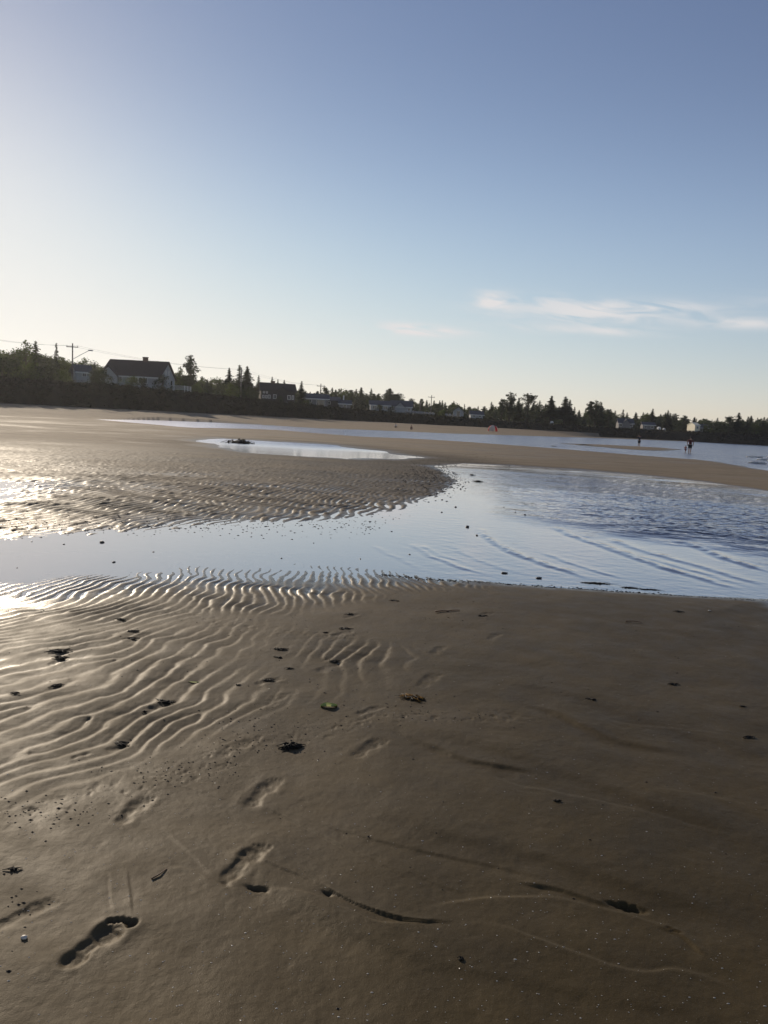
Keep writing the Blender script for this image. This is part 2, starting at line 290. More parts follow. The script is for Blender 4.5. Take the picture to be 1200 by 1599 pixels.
    for (a, b, dp, kind, wdm) in FOOT:
        ax = (b-a); ln = ax.length; ax.normalize(); c = (a+b)/2; m = np.hypot(X-c.x, Y-c.y) < ln
        if not m.any(): continue
        x_, y_ = X[m], Y[m]; u_ = ((x_-a.x)*ax.x+(y_-a.y)*ax.y)/ln; v_ = (-(x_-a.x)*ax.y+(y_-a.y)*ax.x)/ln/wdm
        v_ = v_+.030*fbm(x_*18, y_*18, 95, 3); u_ = u_+.022*fbm(x_*22, y_*22, 94, 3)
        def el(cu, cv, su, sv, p=2.): return np.exp(-(((u_-cu)/su)**2+((v_-cv)/sv)**2)**p)
        k = np.maximum(el(.17, 0, .17, .13, 2.6), np.maximum(el(.68, .01, .21, .165, 2.6), .85*el(.42, .03, .28, .105, 2.4)))
        k = k*(.82+.25*fbm(u_*3+a.x*9, v_*6+a.y*7, 96, 2)+.25*np.clip(u_, 0, 1))
        if kind == 'toes':
            for (tu, tv, ts) in ((.985, -.115, .062), (.99, -.03, .042), (.965, .045, .040), (.925, .105, .038), (.875, .155, .036)):
                k = np.maximum(k, 1.15*el(tu, tv, ts*1.3, ts))
            k = k*(1-.25*el(.83, 0, .03, .2))
        else:
            k = np.maximum(k, .75*el(.88, -.03, .10, .13, 2.5))
            for (tu, tv, ts) in ((.985, -.105, .06), (.985, -.02, .04), (.95, .055, .04), (.91, .11, .036)): k = np.maximum(k, .45*el(tu, tv, ts*1.2, ts))
        rim = np.exp(-((u_-.5)/.62)**4-(v_/.27)**4)-np.exp(-((u_-.5)/.53)**4-(v_/.19)**4)
        h[m] += -dp*(.50 if kind == 'toes' else .34)*k+.22*dp*np.clip(rim, 0, 1)*(.6+.8*fbm(x_*14, y_*14, 89, 2))+.0030*np.maximum(k, .5*np.clip(rim, 0, 1))*fbm(x_*45, y_*45, 97, 3)
    return h, trough_tone, s1, s3, sp, R, TH, s2
def axis(dense_hi, step):
    th = list(np.arange(-dense_hi, dense_hi+1e-6, step)); c = dense_hi; st = step
    ext = []
    while c < math.pi*.98: st = min(st*1.25, .12); c += st; ext.append(min(c, math.pi))
    if ext[-1] < math.pi: ext.append(math.pi)
    return np.array([-e for e in ext[::-1]]+th+ext)
th = axis(.60, .00142)
rr = [.15, .4, .7, 1.0, 1.25]
while rr[-1] < 700:
    r = rr[-1]; rr.append(r*(1.0031 if 1.5 < r < 9 else 1.0036 if r <= 20 else 1.006 if r < 60 else 1.012 if r < 330 else 1.1))
rr = np.array(rr); print('ground', len(rr), len(th))
TH, RR = np.meshgrid(th, rr); X = RR*np.sin(TH); Y = RR*np.cos(TH)
H, trough_tone, s1, s3, sp, R, THH, s2 = height(X, Y)
beyond = RR > bluffD(TH)+3
H = np.where(beyond & (s3 > 0), np.minimum(H, 1.3), H)
me = grid_mesh('sand', X, Y, H)
wetn = fbm(X*.6, Y*.6, 101, 3)
wet = sstep(.026+.035*sstep(25, 50, RR), -.002, H+.008*wetn*(1+sstep(10, 30, R)))
wet = np.where(R < 9, sstep(.022, -.002, H+.004*wetn), wet)
damp_vignette = np.where(R < 9.5, .76+.15*sstep(-.35, .35, TH)+.10*(1-sstep(2., 5.5, R)), .15)           # moist foreshore; extra darkening near the camera and rightwards paints in a vignette
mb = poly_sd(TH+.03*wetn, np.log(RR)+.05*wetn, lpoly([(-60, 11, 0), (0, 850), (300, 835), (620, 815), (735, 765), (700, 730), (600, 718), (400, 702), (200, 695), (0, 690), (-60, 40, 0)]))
damp_vignette = np.where(R > 9.5, .15+.27*sstep(.0, .3, TH)+.55*sstep(.16, -.22, mb)*(.85+.5*fbm(X*.3, Y*.6, 103, 3)), damp_vignette)
damp_vignette = np.clip(damp_vignette+.07*wetn, 0, 1)
mud = np.exp(-np.hypot((TH-lp(P(690, 745))[0])/.13, (np.log(RR)-lp(P(690, 745))[1])/.42)**2)+.7*np.exp(-(s2/3.0)**2)
mud = mud*(R > 11)*np.where(s1 > -2, 1, 0)
attr(me, 'trough_tone', np.clip(trough_tone*.8+.5*np.maximum(fbm(X*.9, Y*.45, 105, 3), 0)*(R > 9.5)*(R < 45)*sstep(.1, -.1, mb), 0, 1)); attr(me, 'wet', wet); attr(me, 'damp_vignette', damp_vignette); attr(me, 'mud', np.clip(mud, 0, 1))  # sand colour darkened in the ripple troughs, with random darker patches
# sand material
m = bpy.data.materials.new('sand'); m.use_nodes = True; t = m.node_tree; b = t.nodes['Principled BSDF']; tc2 = nd('ShaderNodeTexCoord', t)
def at_(n): a = nd('ShaderNodeAttribute', t, attribute_name=n); return a.outputs['Fac']
def mixc_(f, a, b_):
    n = nd('ShaderNodeMix', t, data_type='RGBA')
    if isinstance(f, (int, float)): n.inputs['Factor'].default_value = f
    else: t.links.new(f, n.inputs['Factor'])
    for k, v in (('A', a), ('B', b_)):
        if isinstance(v, tuple): n.inputs[k].default_value = (*v, 1)
        else: t.links.new(v, n.inputs[k])
    return n.outputs['Result']
def noise_(sc, det=5, ro=.5, vec=None):
    n = nd('ShaderNodeTexNoise', t); n.inputs['Scale'].default_value = sc; n.inputs['Detail'].default_value = det; n.inputs['Roughness'].default_value = ro
    t.links.new(vec or tc2.outputs['Object'], n.inputs['Vector']); return n.outputs[0]
def rng_(v, a, b_, c, d):
    n = nd('ShaderNodeMapRange', t, clamp=True); t.links.new(v, n.inputs[0])
    for i, q in enumerate((a, b_, c, d)): n.inputs[i+1].default_value = q
    return n.outputs[0]
dry = mixc_(rng_(noise_(1.2), .3, .7, 0, 1), (.37, .285, .185), (.29, .225, .15))
dmp = mixc_(rng_(noise_(2.5), .3, .7, 0, 1), (.072, .050, .020), (.050, .035, .0145))
mps = nd('ShaderNodeMapping', t); mps.inputs['Scale'].default_value = (.10, .55, 1); t.links.new(tc2.outputs['Object'], mps.inputs[0])
dry = mixc_(rng_(noise_(1.0, 7, .68, mps.outputs[0]), .50, .72, 0, .75), dry, (.16, .125, .085))
c = mixc_(at_('damp_vignette'), dry, dmp)
c = mixc_(math_n(t, 'MULTIPLY', at_('trough_tone'), .75), c, (.055, .045, .033))
c = mixc_(math_n(t, 'MULTIPLY', at_('mud'), .85), c, (.065, .052, .038))
c = mixc_(math_n(t, 'MULTIPLY', at_('wet'), .8), c, (.060, .045, .030))
c = mixc_(rng_(noise_(900, 2), .62, .75, 0, .45), c, (.03, .022, .015)); c = mixc_(rng_(noise_(640, 2, .5), .66, .74, 0, .5), c, (.42, .36, .26))
t.links.new(c, b.inputs['Base Color'])
rg = math_n(t, 'SUBTRACT', math_n(t, 'MULTIPLY_ADD', at_('damp_vignette'), -.38, .92), math_n(t, 'MULTIPLY', at_('wet'), .42)); rg = math_n(t, 'ADD', rg, rng_(noise_(6), .3, .7, -.05, .08))
t.links.new(rg, b.inputs['Roughness']); t.links.new(math_n(t, 'ADD', math_n(t, 'MULTIPLY_ADD', at_('wet'), .38, .06), math_n(t, 'MULTIPLY', at_('damp_vignette'), .09), clamp=True), b.inputs['Specular IOR Level'])
b.inputs['Specular Tint'].default_value = (1, .80, .52, 1)
bn = nd('ShaderNodeBump', t); bn.inputs['Distance'].default_value = .0016; bn.inputs['Strength'].default_value = .55
t.links.new(noise_(260, 4, .6), bn.inputs['Height'])
bn2 = nd('ShaderNodeBump', t); bn2.inputs['Distance'].default_value = .006; bn2.inputs['Strength'].default_value = .35
t.links.new(noise_(32, 4, .55), bn2.inputs['Height']); t.links.new(bn.outputs[0], bn2.inputs['Normal']); t.links.new(bn2.outputs[0], b.inputs['Normal'])
SAND = m
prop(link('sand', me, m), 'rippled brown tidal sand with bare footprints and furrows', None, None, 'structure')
del X, Y, H, trough_tone, s1, s3, sp, R, THH, s2, wet, damp_vignette, mud, wetn, TH, RR
# ------------------------------------------------------------------ water
th = axis(.60, .0028)[::1]
rr = [3.0]
while rr[-1] < 1900:
    r = rr[-1]; rr.append(r*(1.0034 if 5.5 < r < 22 else 1.02))
rr = np.array(rr); TH, RR = np.meshgrid(th, rr); X = RR*np.sin(TH); Y = RR*np.cos(TH); print('water', X.shape)
Z = np.zeros(X.shape)
chopc = poly_sd(TH+.02*fbm(TH*20, np.log(RR)*20, 5, 2), np.log(RR)+.03*fbm(TH*20, np.log(RR)*20, 6, 2), lpoly([(760, 733), (900, 736), (1200, 768), (40, 17, 0), (40, 8.6, 0), (1200, 862), (1080, 842), (980, 835), (860, 812), (845, 790), (800, 760)]))
chop = sstep(.09, -.16, chopc)
chop = np.maximum(chop, .75*sstep(40, 60, RR)*sstep(-.3, -.05, TH))
nearm = (RR < 30)
mid = sstep(-.02, .10, TH)*nearm
ch = 0
for i, (kx, ky, a) in enumerate(((9.2, 14.1, .6), (-9.8, 17.0, .6), (18.5, 17.2, .7), (26.2, 20.1, .7), (-22.0, 25.5, .6), (14.4, 33.0, .55), (38.0, 19.0, .5))):
    ch = ch+a*np.sin(kx*X+ky*Y+2.2*vn(X*.8, Y*.8, 110+i)+i*2.1)*(.55+.45*vn(X*1.1+i*7, Y*1.1, 120+i))
Z += (.0085*chop+.0004*mid)*ch*nearm
FR = [([(745, 824), (762, 840), (790, 858), (830, 875), (880, 890), (935, 908)], .020, .040), ([(862, 820), (885, 834), (930, 850), (980, 868), (1040, 888), (1100, 905), (1170, 928)], .020, .050),
      ([(1040, 842), (1090, 855), (1140, 875), (1215, 898)], .026, .055), ([(940, 838), (990, 856), (1060, 876), (1130, 896), (1215, 922)], .014, .06), ([(900, 830), (960, 858), (1040, 880), (1120, 902), (1200, 926)], .008, .05),
      ([(640, 848), (672, 868), (712, 884), (760, 898)], .010, .035), ([(655, 850), (690, 868), (730, 880)], .006, .03), ([(840, 862), (880, 876), (930, 892), (985, 908)], .008, .035),
      ([(580, 850), (600, 862), (640, 880), (660, 892)], .004, .03), ([(700, 850), (740, 872), (800, 892), (850, 902)], .004, .04), ([(1120, 848), (1170, 858), (1230, 872)], .012, .05)]
for pl, a, wdt in FR:
    L_ = smooth_line([(P(*q).x, P(*q).y) for q in pl]); xs = [q[0] for q in L_]; ys = [q[1] for q in L_]
    mk = (X > min(xs)-1) & (X < max(xs)+1) & (Y > min(ys)-1) & (Y < max(ys)+1)
    x_, y_ = X[mk], Y[mk]; d, tt = line_sd(x_+.03*vn(x_*3, y_*3, 131), y_+.03*vn(x_*3, y_*3, 133), L_)
    e = sstep(0, .15, tt)*sstep(1, .8, tt)
    Z[mk] += .62*a*e*(np.exp(-(np.maximum(-d, 0)/(wdt*.6))**2-(np.maximum(d, 0)/(wdt*2.4))**2)-.25*np.exp(-((d+wdt*2.2)/wdt)**2))*(1+.35*vn(x_*7, y_*7, 135)+.35*vn(x_*19, y_*19, 136))
# gentle little waves far out, and a swell breaking on the right
Z += .025*(RR > 45)*chop*np.sin(Y*1.3+X*.35+2*vn(X*.1, Y*.1, 140))*sstep(45, 60, RR)*(1-sstep(150, 250, RR))
me = grid_mesh('water', X, Y, Z); attr(me, 'chop', chop); attr(me, 'rough', sstep(20, 60, RR)*(.52+.45*sstep(.02, -.12, TH))+.15*chop); attr(me, 'mid', np.clip(mid, 0, 1))
m = bpy.data.materials.new('water'); m.use_nodes = True; t = m.node_tree; t.nodes.remove(t.nodes['Principled BSDF']); tc2 = nd('ShaderNodeTexCoord', t)
gl = nd('ShaderNodeBsdfGlossy', t); gl.inputs['Roughness'].default_value = .05; gl.inputs['Color'].default_value = (.95, .91, .92, 1)
tr = nd('ShaderNodeBsdfTransparent', t); tr.inputs[0].default_value = (.86, .88, .87, 1)
fr = nd('ShaderNodeFresnel', t); fr.inputs['IOR'].default_value = 1.45; ms = nd('ShaderNodeMixShader', t)
t.links.new(math_n(t, 'MULTIPLY_ADD', at_('rough'), .26, .045), gl.inputs['Roughness'])
mp = nd('ShaderNodeMapping', t); mp.inputs['Scale'].default_value = (1, 1.6, 1); mp.inputs['Rotation'].default_value = (0, 0, -.35); t.links.new(tc2.outputs['Object'], mp.inputs[0])
h1 = noise_(9, 3, .6, mp.outputs[0]); h2 = noise_(2.2, 3, .6, mp.outputs[0])
h3_ = math_n(t, 'MULTIPLY', math_n(t, 'MULTIPLY', noise_(.55, 4, .65, mp.outputs[0]), at_('rough')), 14.0)
mp2 = nd('ShaderNodeMapping', t); mp2.inputs['Scale'].default_value = (.35, 1, 1); t.links.new(tc2.outputs['Object'], mp2.inputs[0])
h3_ = math_n(t, 'ADD', h3_, math_n(t, 'MULTIPLY', math_n(t, 'MULTIPLY', noise_(.16, 3, .6, mp2.outputs[0]), at_('rough')), 55.0))
hs = math_n(t, 'MULTIPLY', math_n(t, 'ADD', math_n(t, 'ADD', math_n(t, 'MULTIPLY', h1, .35), h2), h3_), math_n(t, 'ADD', at_('chop'), math_n(t, 'MULTIPLY_ADD', at_('mid'), .07, .006)))
bn = nd('ShaderNodeBump', t); bn.inputs['Distance'].default_value = .07; bn.inputs['Strength'].default_value = 1.0
t.links.new(hs, bn.inputs['Height'])
for n in (gl, fr): t.links.new(bn.outputs[0], n.inputs['Normal'])
t.links.new(math_n(t, 'MULTIPLY', math_n(t, 'POWER', fr.outputs[0], .5), 1.08, clamp=True), ms.inputs[0]); t.links.new(tr.outputs[0], ms.inputs[1]); t.links.new(gl.outputs[0], ms.inputs[2]); t.links.new(ms.outputs[0], t.nodes['Material Output'].inputs[0])
WATER = m
prop(link('water', me, m), 'shallow tidal water reflecting the pale sky', None, None, 'structure')
del X, Y, Z, TH, RR
# ------------------------------------------------------------------ bluff and the land behind it
ZT = [(-200, 5.2), (0, 5.0), (200, 5.2), (400, 4.6), (600, 3.95), (800, 3.5), (1000, 3.2), (1200, 3.5), (1500, 3.6)]
ZTA = [math.atan2(ray(a, 660).x, ray(a, 660).y) for a, _ in ZT]; ZTZ = [b for _, b in ZT]
def land_z(x, y):
    t = np.arctan2(x, y); off = np.hypot(x, y)-bluffD(t)
    return np.interp(t, ZTA, ZTZ)+.012*np.maximum(off-6, 0)
th = np.radians(np.concatenate([np.linspace(-125, -42, 40), np.linspace(-41.8, 41.8, 420), np.linspace(42, 80, 30)]))
offs = np.array([-3, -1, 0, 1, 2, 3, 4, 5, 6.5, 8, 12, 20, 35, 60, 100, 160, 300, 600, 1200, 1480.])
TH, OF = np.meshgrid(th, offs); D0 = bluffD(TH)
RR = D0+OF+1.1*fbm(TH*60, OF*.1, 201, 3)*np.where(OF < 8, 1, 0); X = RR*np.sin(TH); Y = RR*np.cos(TH)
ztop = np.interp(TH, ZTA, ZTZ); prof_ = np.interp(OF, [-3, 0, 1, 2, 3.5, 5, 6.5], [-.5, -.05, .25, .52, .8, .95, 1.])
Z = ztop*prof_+np.where(OF > 6.5, .012*(OF-6), 0)+.25*fbm(TH*90, OF*.6, 203, 3)*(OF > -.5)*(OF < 40)
Z = np.where(OF > 300, Z-.004*(OF-300), Z)
me = grid_mesh('bluff', X, Y, Z); attr(me, 'lawn', sstep(6, 8, OF))
m = bpy.data.materials.new('bluff_soil'); m.use_nodes = True; t = m.node_tree; b = t.nodes['Principled BSDF']; tc2 = nd('ShaderNodeTexCoord', t)
c = mixc_(rng_(noise_(.5), .35, .65, 0, 1), (.030, .024, .017), (.045, .036, .022))
g = mixc_(rng_(noise_(.3), .35, .65, 0, 1), (.085, .095, .035), (.13, .12, .05))
t.links.new(mixc_(at_('lawn'), c, g), b.inputs['Base Color']); b.inputs['Roughness'].default_value = .95; b.inputs['Specular IOR Level'].default_value = .1
prop(link('bluff', me, m), 'dark overgrown bluff with a lawn on top along the far shore', None, None, 'structure')
def at_off(px, off):                    # a spot on the land: direction of a pixel column, metres behind the foot of the bluff
    d = ray(px, 660); a = math.atan2(d.x, d.y); r = float(bluffD(a))+off; x, y = r*math.sin(a), r*math.cos(a)
    return Vector((x, y, float(land_z(np.array(x), np.array(y))))), r
# ------------------------------------------------------------------ foliage
def tri_mesh(name, tris, m, smooth=False):
    me = bpy.data.meshes.new(name); v = np.array(tris, np.float32).reshape(-1, 3)
    me.from_pydata([tuple(map(float, q)) for q in v], [], [(i, i+1, i+2) for i in range(0, len(v), 3)]); me.materials.append(m); me.update(); return me
M_SPR = mat('spruce_needles', (.030, .040, .018), .8, .15, noise=3, var=.5, translucent=.15)
M_SPR2 = mat('olive_needles', (.042, .050, .020), .8, .15, noise=3, var=.5, translucent=.2)
M_LEAF = mat('leaves', (.060, .075, .022), .7, .2, noise=3, var=.5, translucent=.35)
M_LEAF2 = mat('dark_leaves', (.038, .046, .020), .7, .2, noise=3, var=.5, translucent=.25)
M_BARK = mat('bark', (.07, .055, .04), .95, .1, noise=12)
M_WEEDG = mat('undergrowth', (.032, .029, .018), .9, .1, noise=.8, var=.5, translucent=.12)
def cyl_soup(p, q, r1, r2, n=6):
    p = Vector(p); q = Vector(q); z = (q-p).normalized(); x = z.orthogonal().normalized(); y = z.cross(x); o = []
    for i in range(n):
        a, b_ = 2*math.pi*i/n, 2*math.pi*(i+1)/n
        A = p+r1*(x*math.cos(a)+y*math.sin(a)); B_ = p+r1*(x*math.cos(b_)+y*math.sin(b_)); C = q+r2*(x*math.cos(b_)+y*math.sin(b_)); E = q+r2*(x*math.cos(a)+y*math.sin(a))
        o += [A, B_, C, A, C, E]
    return o
def spruce(seed, width=.21, low=.08, ragged=.3, m=None):
    r = random.Random(seed); tr = []; n = 24
    for k in range(n):
        f = k/(n-1); z = low+(1-low)*f; R_ = width*((1-f)**.85)*(1+ragged*(r.random()-.5))+.012
        for j in range(int(9+9*(1-f))):
            if r.random() < .10: continue
            a = r.random()*6.283; L_ = R_*r.uniform(.6, 1.15); dr = -.25*L_+r.uniform(-.01, .01); ca, sa = math.cos(a), math.sin(a); wd = L_*.28+.012
            b0 = Vector((0, 0, z+.02)); tip = Vector((ca*L_, sa*L_, z+dr)); s = Vector((-sa, ca, 0))*wd; mid = (b0+tip)/2
            tr += [b0, mid+s+Vector((0, 0, -.012)), tip, b0, tip, mid-s+Vector((0, 0, -.012))]
            for q in range(2):
                c0 = b0.lerp(tip, r.uniform(.35, .9)); sz = .022+wd*.35
                tr += [c0+Vector((r.uniform(-1, 1), r.uniform(-1, 1), r.uniform(-1, .4)))*sz for _ in range(3)]
    tr += cyl_soup((0, 0, .9), (0, 0, 1.04), .008, .002, 3)
    return tri_mesh('spruce_crown', tr, m or M_SPR), tri_mesh('spruce_trunk', cyl_soup((0, 0, -.08), (0, 0, .95), .018, .004), M_BARK)
def leafy(seed, w=.30, low=.18, m=None, n=26, leaf=.032, lobes=1.0):
    r = random.Random(seed); tr = []; tk = cyl_soup((0, 0, -.08), (0, 0, .6), .022, .010)
    for k in range(n):
        f = r.random()**.8; z = low+(1-low-.06)*f; prof = math.sin(math.pi*(.10+.70*(1-f)))**.8
        a = r.random()*6.283; R_ = w*prof*r.uniform(0, .92); c0 = Vector((math.cos(a)*R_, math.sin(a)*R_, z)); br = w*.30*r.uniform(.8, 1.4)*lobes
        tk += cyl_soup((0, 0, max(.1, z-.22)), c0, .007, .003, 3)
        for j in range(44):
            d = Vector((r.gauss(0, 1), r.gauss(0, 1), r.gauss(0, .8))); d = d.normalized()*br*r.uniform(.4, 1.1); p0 = c0+d
            tr += [p0+Vector((r.uniform(-1, 1), r.uniform(-1, 1), r.uniform(-1, 1)))*leaf for _ in range(3)]
    return tri_mesh('leafy_crown', tr, m or M_LEAF), tri_mesh('leafy_trunk', tk, M_BARK)
KIND = {'spruce': [spruce(1), spruce(2, .16, .05, .5), spruce(3, .22, .1, .4, M_SPR2), spruce(4, .14, .03, .6, M_SPR2)],
        'ragged spruce': [spruce(5, .24, .25, .9), spruce(6, .2, .3, .9, M_SPR2)],
        'leafy': [leafy(11), leafy(12, .24, .12), leafy(13, .36, .15), leafy(14, .28, .1, M_LEAF2), leafy(15, .2, .08, M_LEAF2, 30)],
        'poplar': [leafy(21, .17, .08, M_LEAF2, 56, .026), leafy(22, .15, .05, M_LEAF2, 56, .024)],
        'shrub': [leafy(31, .62, .0, M_LEAF2, 20, .06), leafy(32, .7, .0, M_LEAF, 20, .06), leafy(33, .55, .0, M_LEAF2, 18, .07)]}
def tree(kind, var, px, top_y, off, wf, label, group=None, name=None, h=None):
    p, r = at_off(px, off)
    if h is None:
        h = W(px, top_y, r).z-p.z
    h = max(h, 1.0); nm = name or {'spruce': 'spruce_tree', 'ragged spruce': 'spruce_tree', 'leafy': 'leafy_tree', 'poplar': 'leafy_tree', 'shrub': 'shrub'}[kind]
    cr, tk = KIND[kind][var % len(KIND[kind])]
    e = empty(nm, p, random.random()*6.28); s = h/1.0; e.scale = (s*wf, s*wf, s)
    c1 = link('crown', cr, None, e); c2 = link('trunk', tk, None, e)
    prop(e, label, 'shrub' if kind == 'shrub' else 'tree', group); return e
TREES = [
 ('leafy', 1, 41, 531, 22, 1.0, 'tall loose-crowned tree, highest at the far left above the hedge'),
 ('spruce', 2, 56, 534, 24, 1.3, 'broad dark conifer touching the tall loose tree at the far left'),
 ('spruce', 1, 88, 537, 30, .8, 'thin pointed spruce just left of the pole with the street lamp'),
 ('leafy', 0, 22, 546, 26, 1.2, 'round backlit tree left of the tallest tree at the far left'),
 ('leafy', 2, 101, 556, 32, 1.1, 'wide pale green tree directly behind the lamp pole'),
 ('leafy', 0, 130, 560, 40, 1.3, 'rounded tree between the lamp pole and the big gabled house'),
 ('poplar', 0, 296, 552, 24, 1.0, 'tall narrow dark tree standing alone right of the big gabled house'),
 ('leafy', 1, 280, 572, 26, .9, 'low bushy tree between the gabled house and the tall narrow tree'),
 ('ragged spruce', 0, 356, 575, 20, .85, 'dark spruce with a gap under its pointed top, left of the bare pole'),
 ('spruce', 3, 372, 571, 22, 1.3, 'ragged dark spruce right behind the bare pole, left one of its pair'),
 ('ragged spruce', 1, 384, 573, 23, 1.1, 'ragged dark spruce right behind the bare pole, right one of its pair'),
 ('spruce', 0, 402, 587, 60, .8, 'small spruce tip above the left end of the dark timber house'),
 ('spruce', 1, 423, 589, 70, .8, 'spruce tip showing above the roof middle of the dark timber house'),
 ('spruce', 3, 432, 593, 66, .8, 'short spruce tip just above the dormer of the dark timber house'),
 ('ragged spruce', 0, 442, 594, 64, .8, 'leaning spruce tip at the right end of the dark timber roof'),
 ('spruce', 0, 469, 596, 16, 1.1, 'black pointed spruce just right of the dark timber house'),
 ('leafy', 3, 507, 604, 60, 1.1, 'round crown behind the low grey roofs and the crossarm pole'),
 ('poplar', 1, 607, 605, 45, 1.1, 'tall tree standing out of the wood above the white bungalow'),
 ('leafy', 3, 620, 614, 40, 1.5, 'big round dark crown above the white house with two gables'),
 ('leafy', 4, 657, 622, 35, 1.0, 'dark slim tree beside the pole right of the two-gabled house'),
 ('leafy', 3, 680, 630, 30, 1.3, 'dark bushy tree just left of the white cottage with a dark doorway'),
 ('spruce', 3, 766, 628, 16, 1.2, 'left-hand tree of the dark grove, above the red and white shelter'),
 ('poplar', 0, 795, 611, 14, 1.3, 'tallest leafy tree of the grove right of the red and white shelter'),
 ('leafy', 4, 783, 622, 16, 1.1, 'shoulder-high neighbour left of the tallest grove tree'),
 ('spruce', 2, 808, 622, 18, 1.0, 'slim dark spruce just right of the tallest grove tree'),
 ('leafy', 3, 823, 615, 15, 1.5, 'broad dark tree with a pointed top in the middle of the grove'),
 ('spruce', 1, 841, 626, 18, 1.1, 'dark spruce between the broad grove tree and the small white box'),
 ('ragged spruce', 1, 859, 619, 16, 1.2, 'thin-topped spruce straight above the small white box on the grass'),
 ('ragged spruce', 0, 881, 620, 12, 1.5, 'wide feathery spruce right of the small white box'),
 ('spruce', 0, 888, 625, 13, 1.0, 'narrow spruce leaning against the wide feathery spruce'),
 ('spruce', 3, 896, 636, 13, 1.0, 'short spruce ending the feathery clump on its right'),
 ('poplar', 1, 921, 625, 14, 1.2, 'tall dark tree, left one of the twin tops above the lone wader'),
 ('poplar', 0, 929, 624, 14, 1.2, 'tall dark tree, right one of the twin tops above the lone wader'),
 ('spruce', 2, 937, 629, 16, 1.2, 'pointed spruce just right of the twin-topped dark trees'),
 ('leafy', 4, 950, 638, 15, 1.3, 'lower dark tree between the twin tops and the grey gabled house'),
 ('spruce', 1, 972, 640, 40, 1.1, 'spruce rising behind the grey gabled house'),
 ('spruce', 0, 1018, 639, 45, 1.2, 'spruce rising behind the second grey house'),
 ('spruce', 2, 1042, 641, 40, 1.0, 'spruce top left of the sunlit cream cottage'),
 ('spruce', 2, 1153, 645, 10, 1.6, 'large dark spruce, highest near the right edge'),
 ('leafy', 3, 1140, 650, 10, 1.4, 'dark tree shouldering the large spruce on its left'),
 ('spruce', 1, 1168, 651, 12, 1.3, 'dark spruce just right of the large one near the right edge'),
 ('spruce', 0, 1193, 652, 12, 1.3, 'dark spruce at the right edge'),
]
for (k, v, px, ty, off, wf, lab) in TREES: tree(k, v, px, ty, off, wf*((1.5 if 'spruce' in k else 1.1) if px > 320 else 1.15), lab)
EX = [-250, 0, 30, 75, 110, 150, 175, 260, 285, 310, 345, 400, 460, 480, 510, 560, 600, 625, 650, 700, 745, 758, 790, 830, 870, 900, 930, 950, 985, 1000, 1050, 1100, 1130, 1160, 1200, 1450]
EY = [535, 548, 550, 555, 565, 570, 572, 580, 586, 588, 592, 597, 606, 613, 606, 608, 612, 620, 626, 629, 634, 637, 632, 630, 634, 644, 636, 642, 648, 644, 648, 655, 657, 652, 656, 668]
SEG = [(-400, 45, 'wood at the left edge'), (45, 112, 'wood left of the pole with the street lamp'), (112, 165, 'wood between the lamp pole and the big gabled house'), (165, 285, 'low wood showing past the big gabled house'),
       (285, 345, 'low wood right of the tall narrow tree'), (345, 400, 'wood behind the bare slender pole'), (400, 490, 'wood behind the dark timber house'), (490, 570, 'wood behind the grey garages'), (570, 650, 'wood behind the white bungalow and the two-gabled house'),
       (650, 735, 'wood behind the white gable-fronted cottage'), (735, 800, 'grove above the red and white shelter'), (800, 870, 'grove behind the small white box'), (870, 960, 'grove around the twin-topped trees'), (960, 1030, 'wood behind the two grey houses'),
       (1030, 1120, 'wood behind the cream cottage'), (1120, 2000, 'wood at the right edge')]
ps = random.Random(5)
for (o0, o1, step, dy) in ((62, 85, 9.5, 0), (95, 130, 13, -1), (36, 50, 15, 10)):
    x = -140
    while x < 1340:
        px = x+ps.uniform(-3, 3); x += step
        if o0 == 36 and (155 < px < 300 or 395 < px < 470 or 480 < px < 545 or 570 < px < 645 or 700 < px < 760 or 955 < px < 1025 or 1065 < px < 1100): continue
        ty = np.interp(px, EX, EY)+ps.uniform(-3, 5)+dy*ps.uniform(.4, 1)
        left = px < 345
        kind = ps.choice(['leafy', 'leafy', 'leafy', 'spruce'] if left else ['spruce', 'spruce', 'leafy', 'poplar', 'ragged spruce'])
        vv = ps.randrange(5) if not left else ps.choice([0, 1, 2, 0, 3])
        sg = next(s for s in SEG if s[0] <= px < s[1])
        tree(kind, vv, px, ty, ps.uniform(o0, o1), ps.uniform(1.3, 2.1) if kind != 'leafy' else ps.uniform(1.4, 2.0), ('conifer' if 'spruce' in kind else 'leafy tree')+' in the dense '+sg[2], ('conifers' if 'spruce' in kind else 'leafy trees')+' of the '+sg[2])
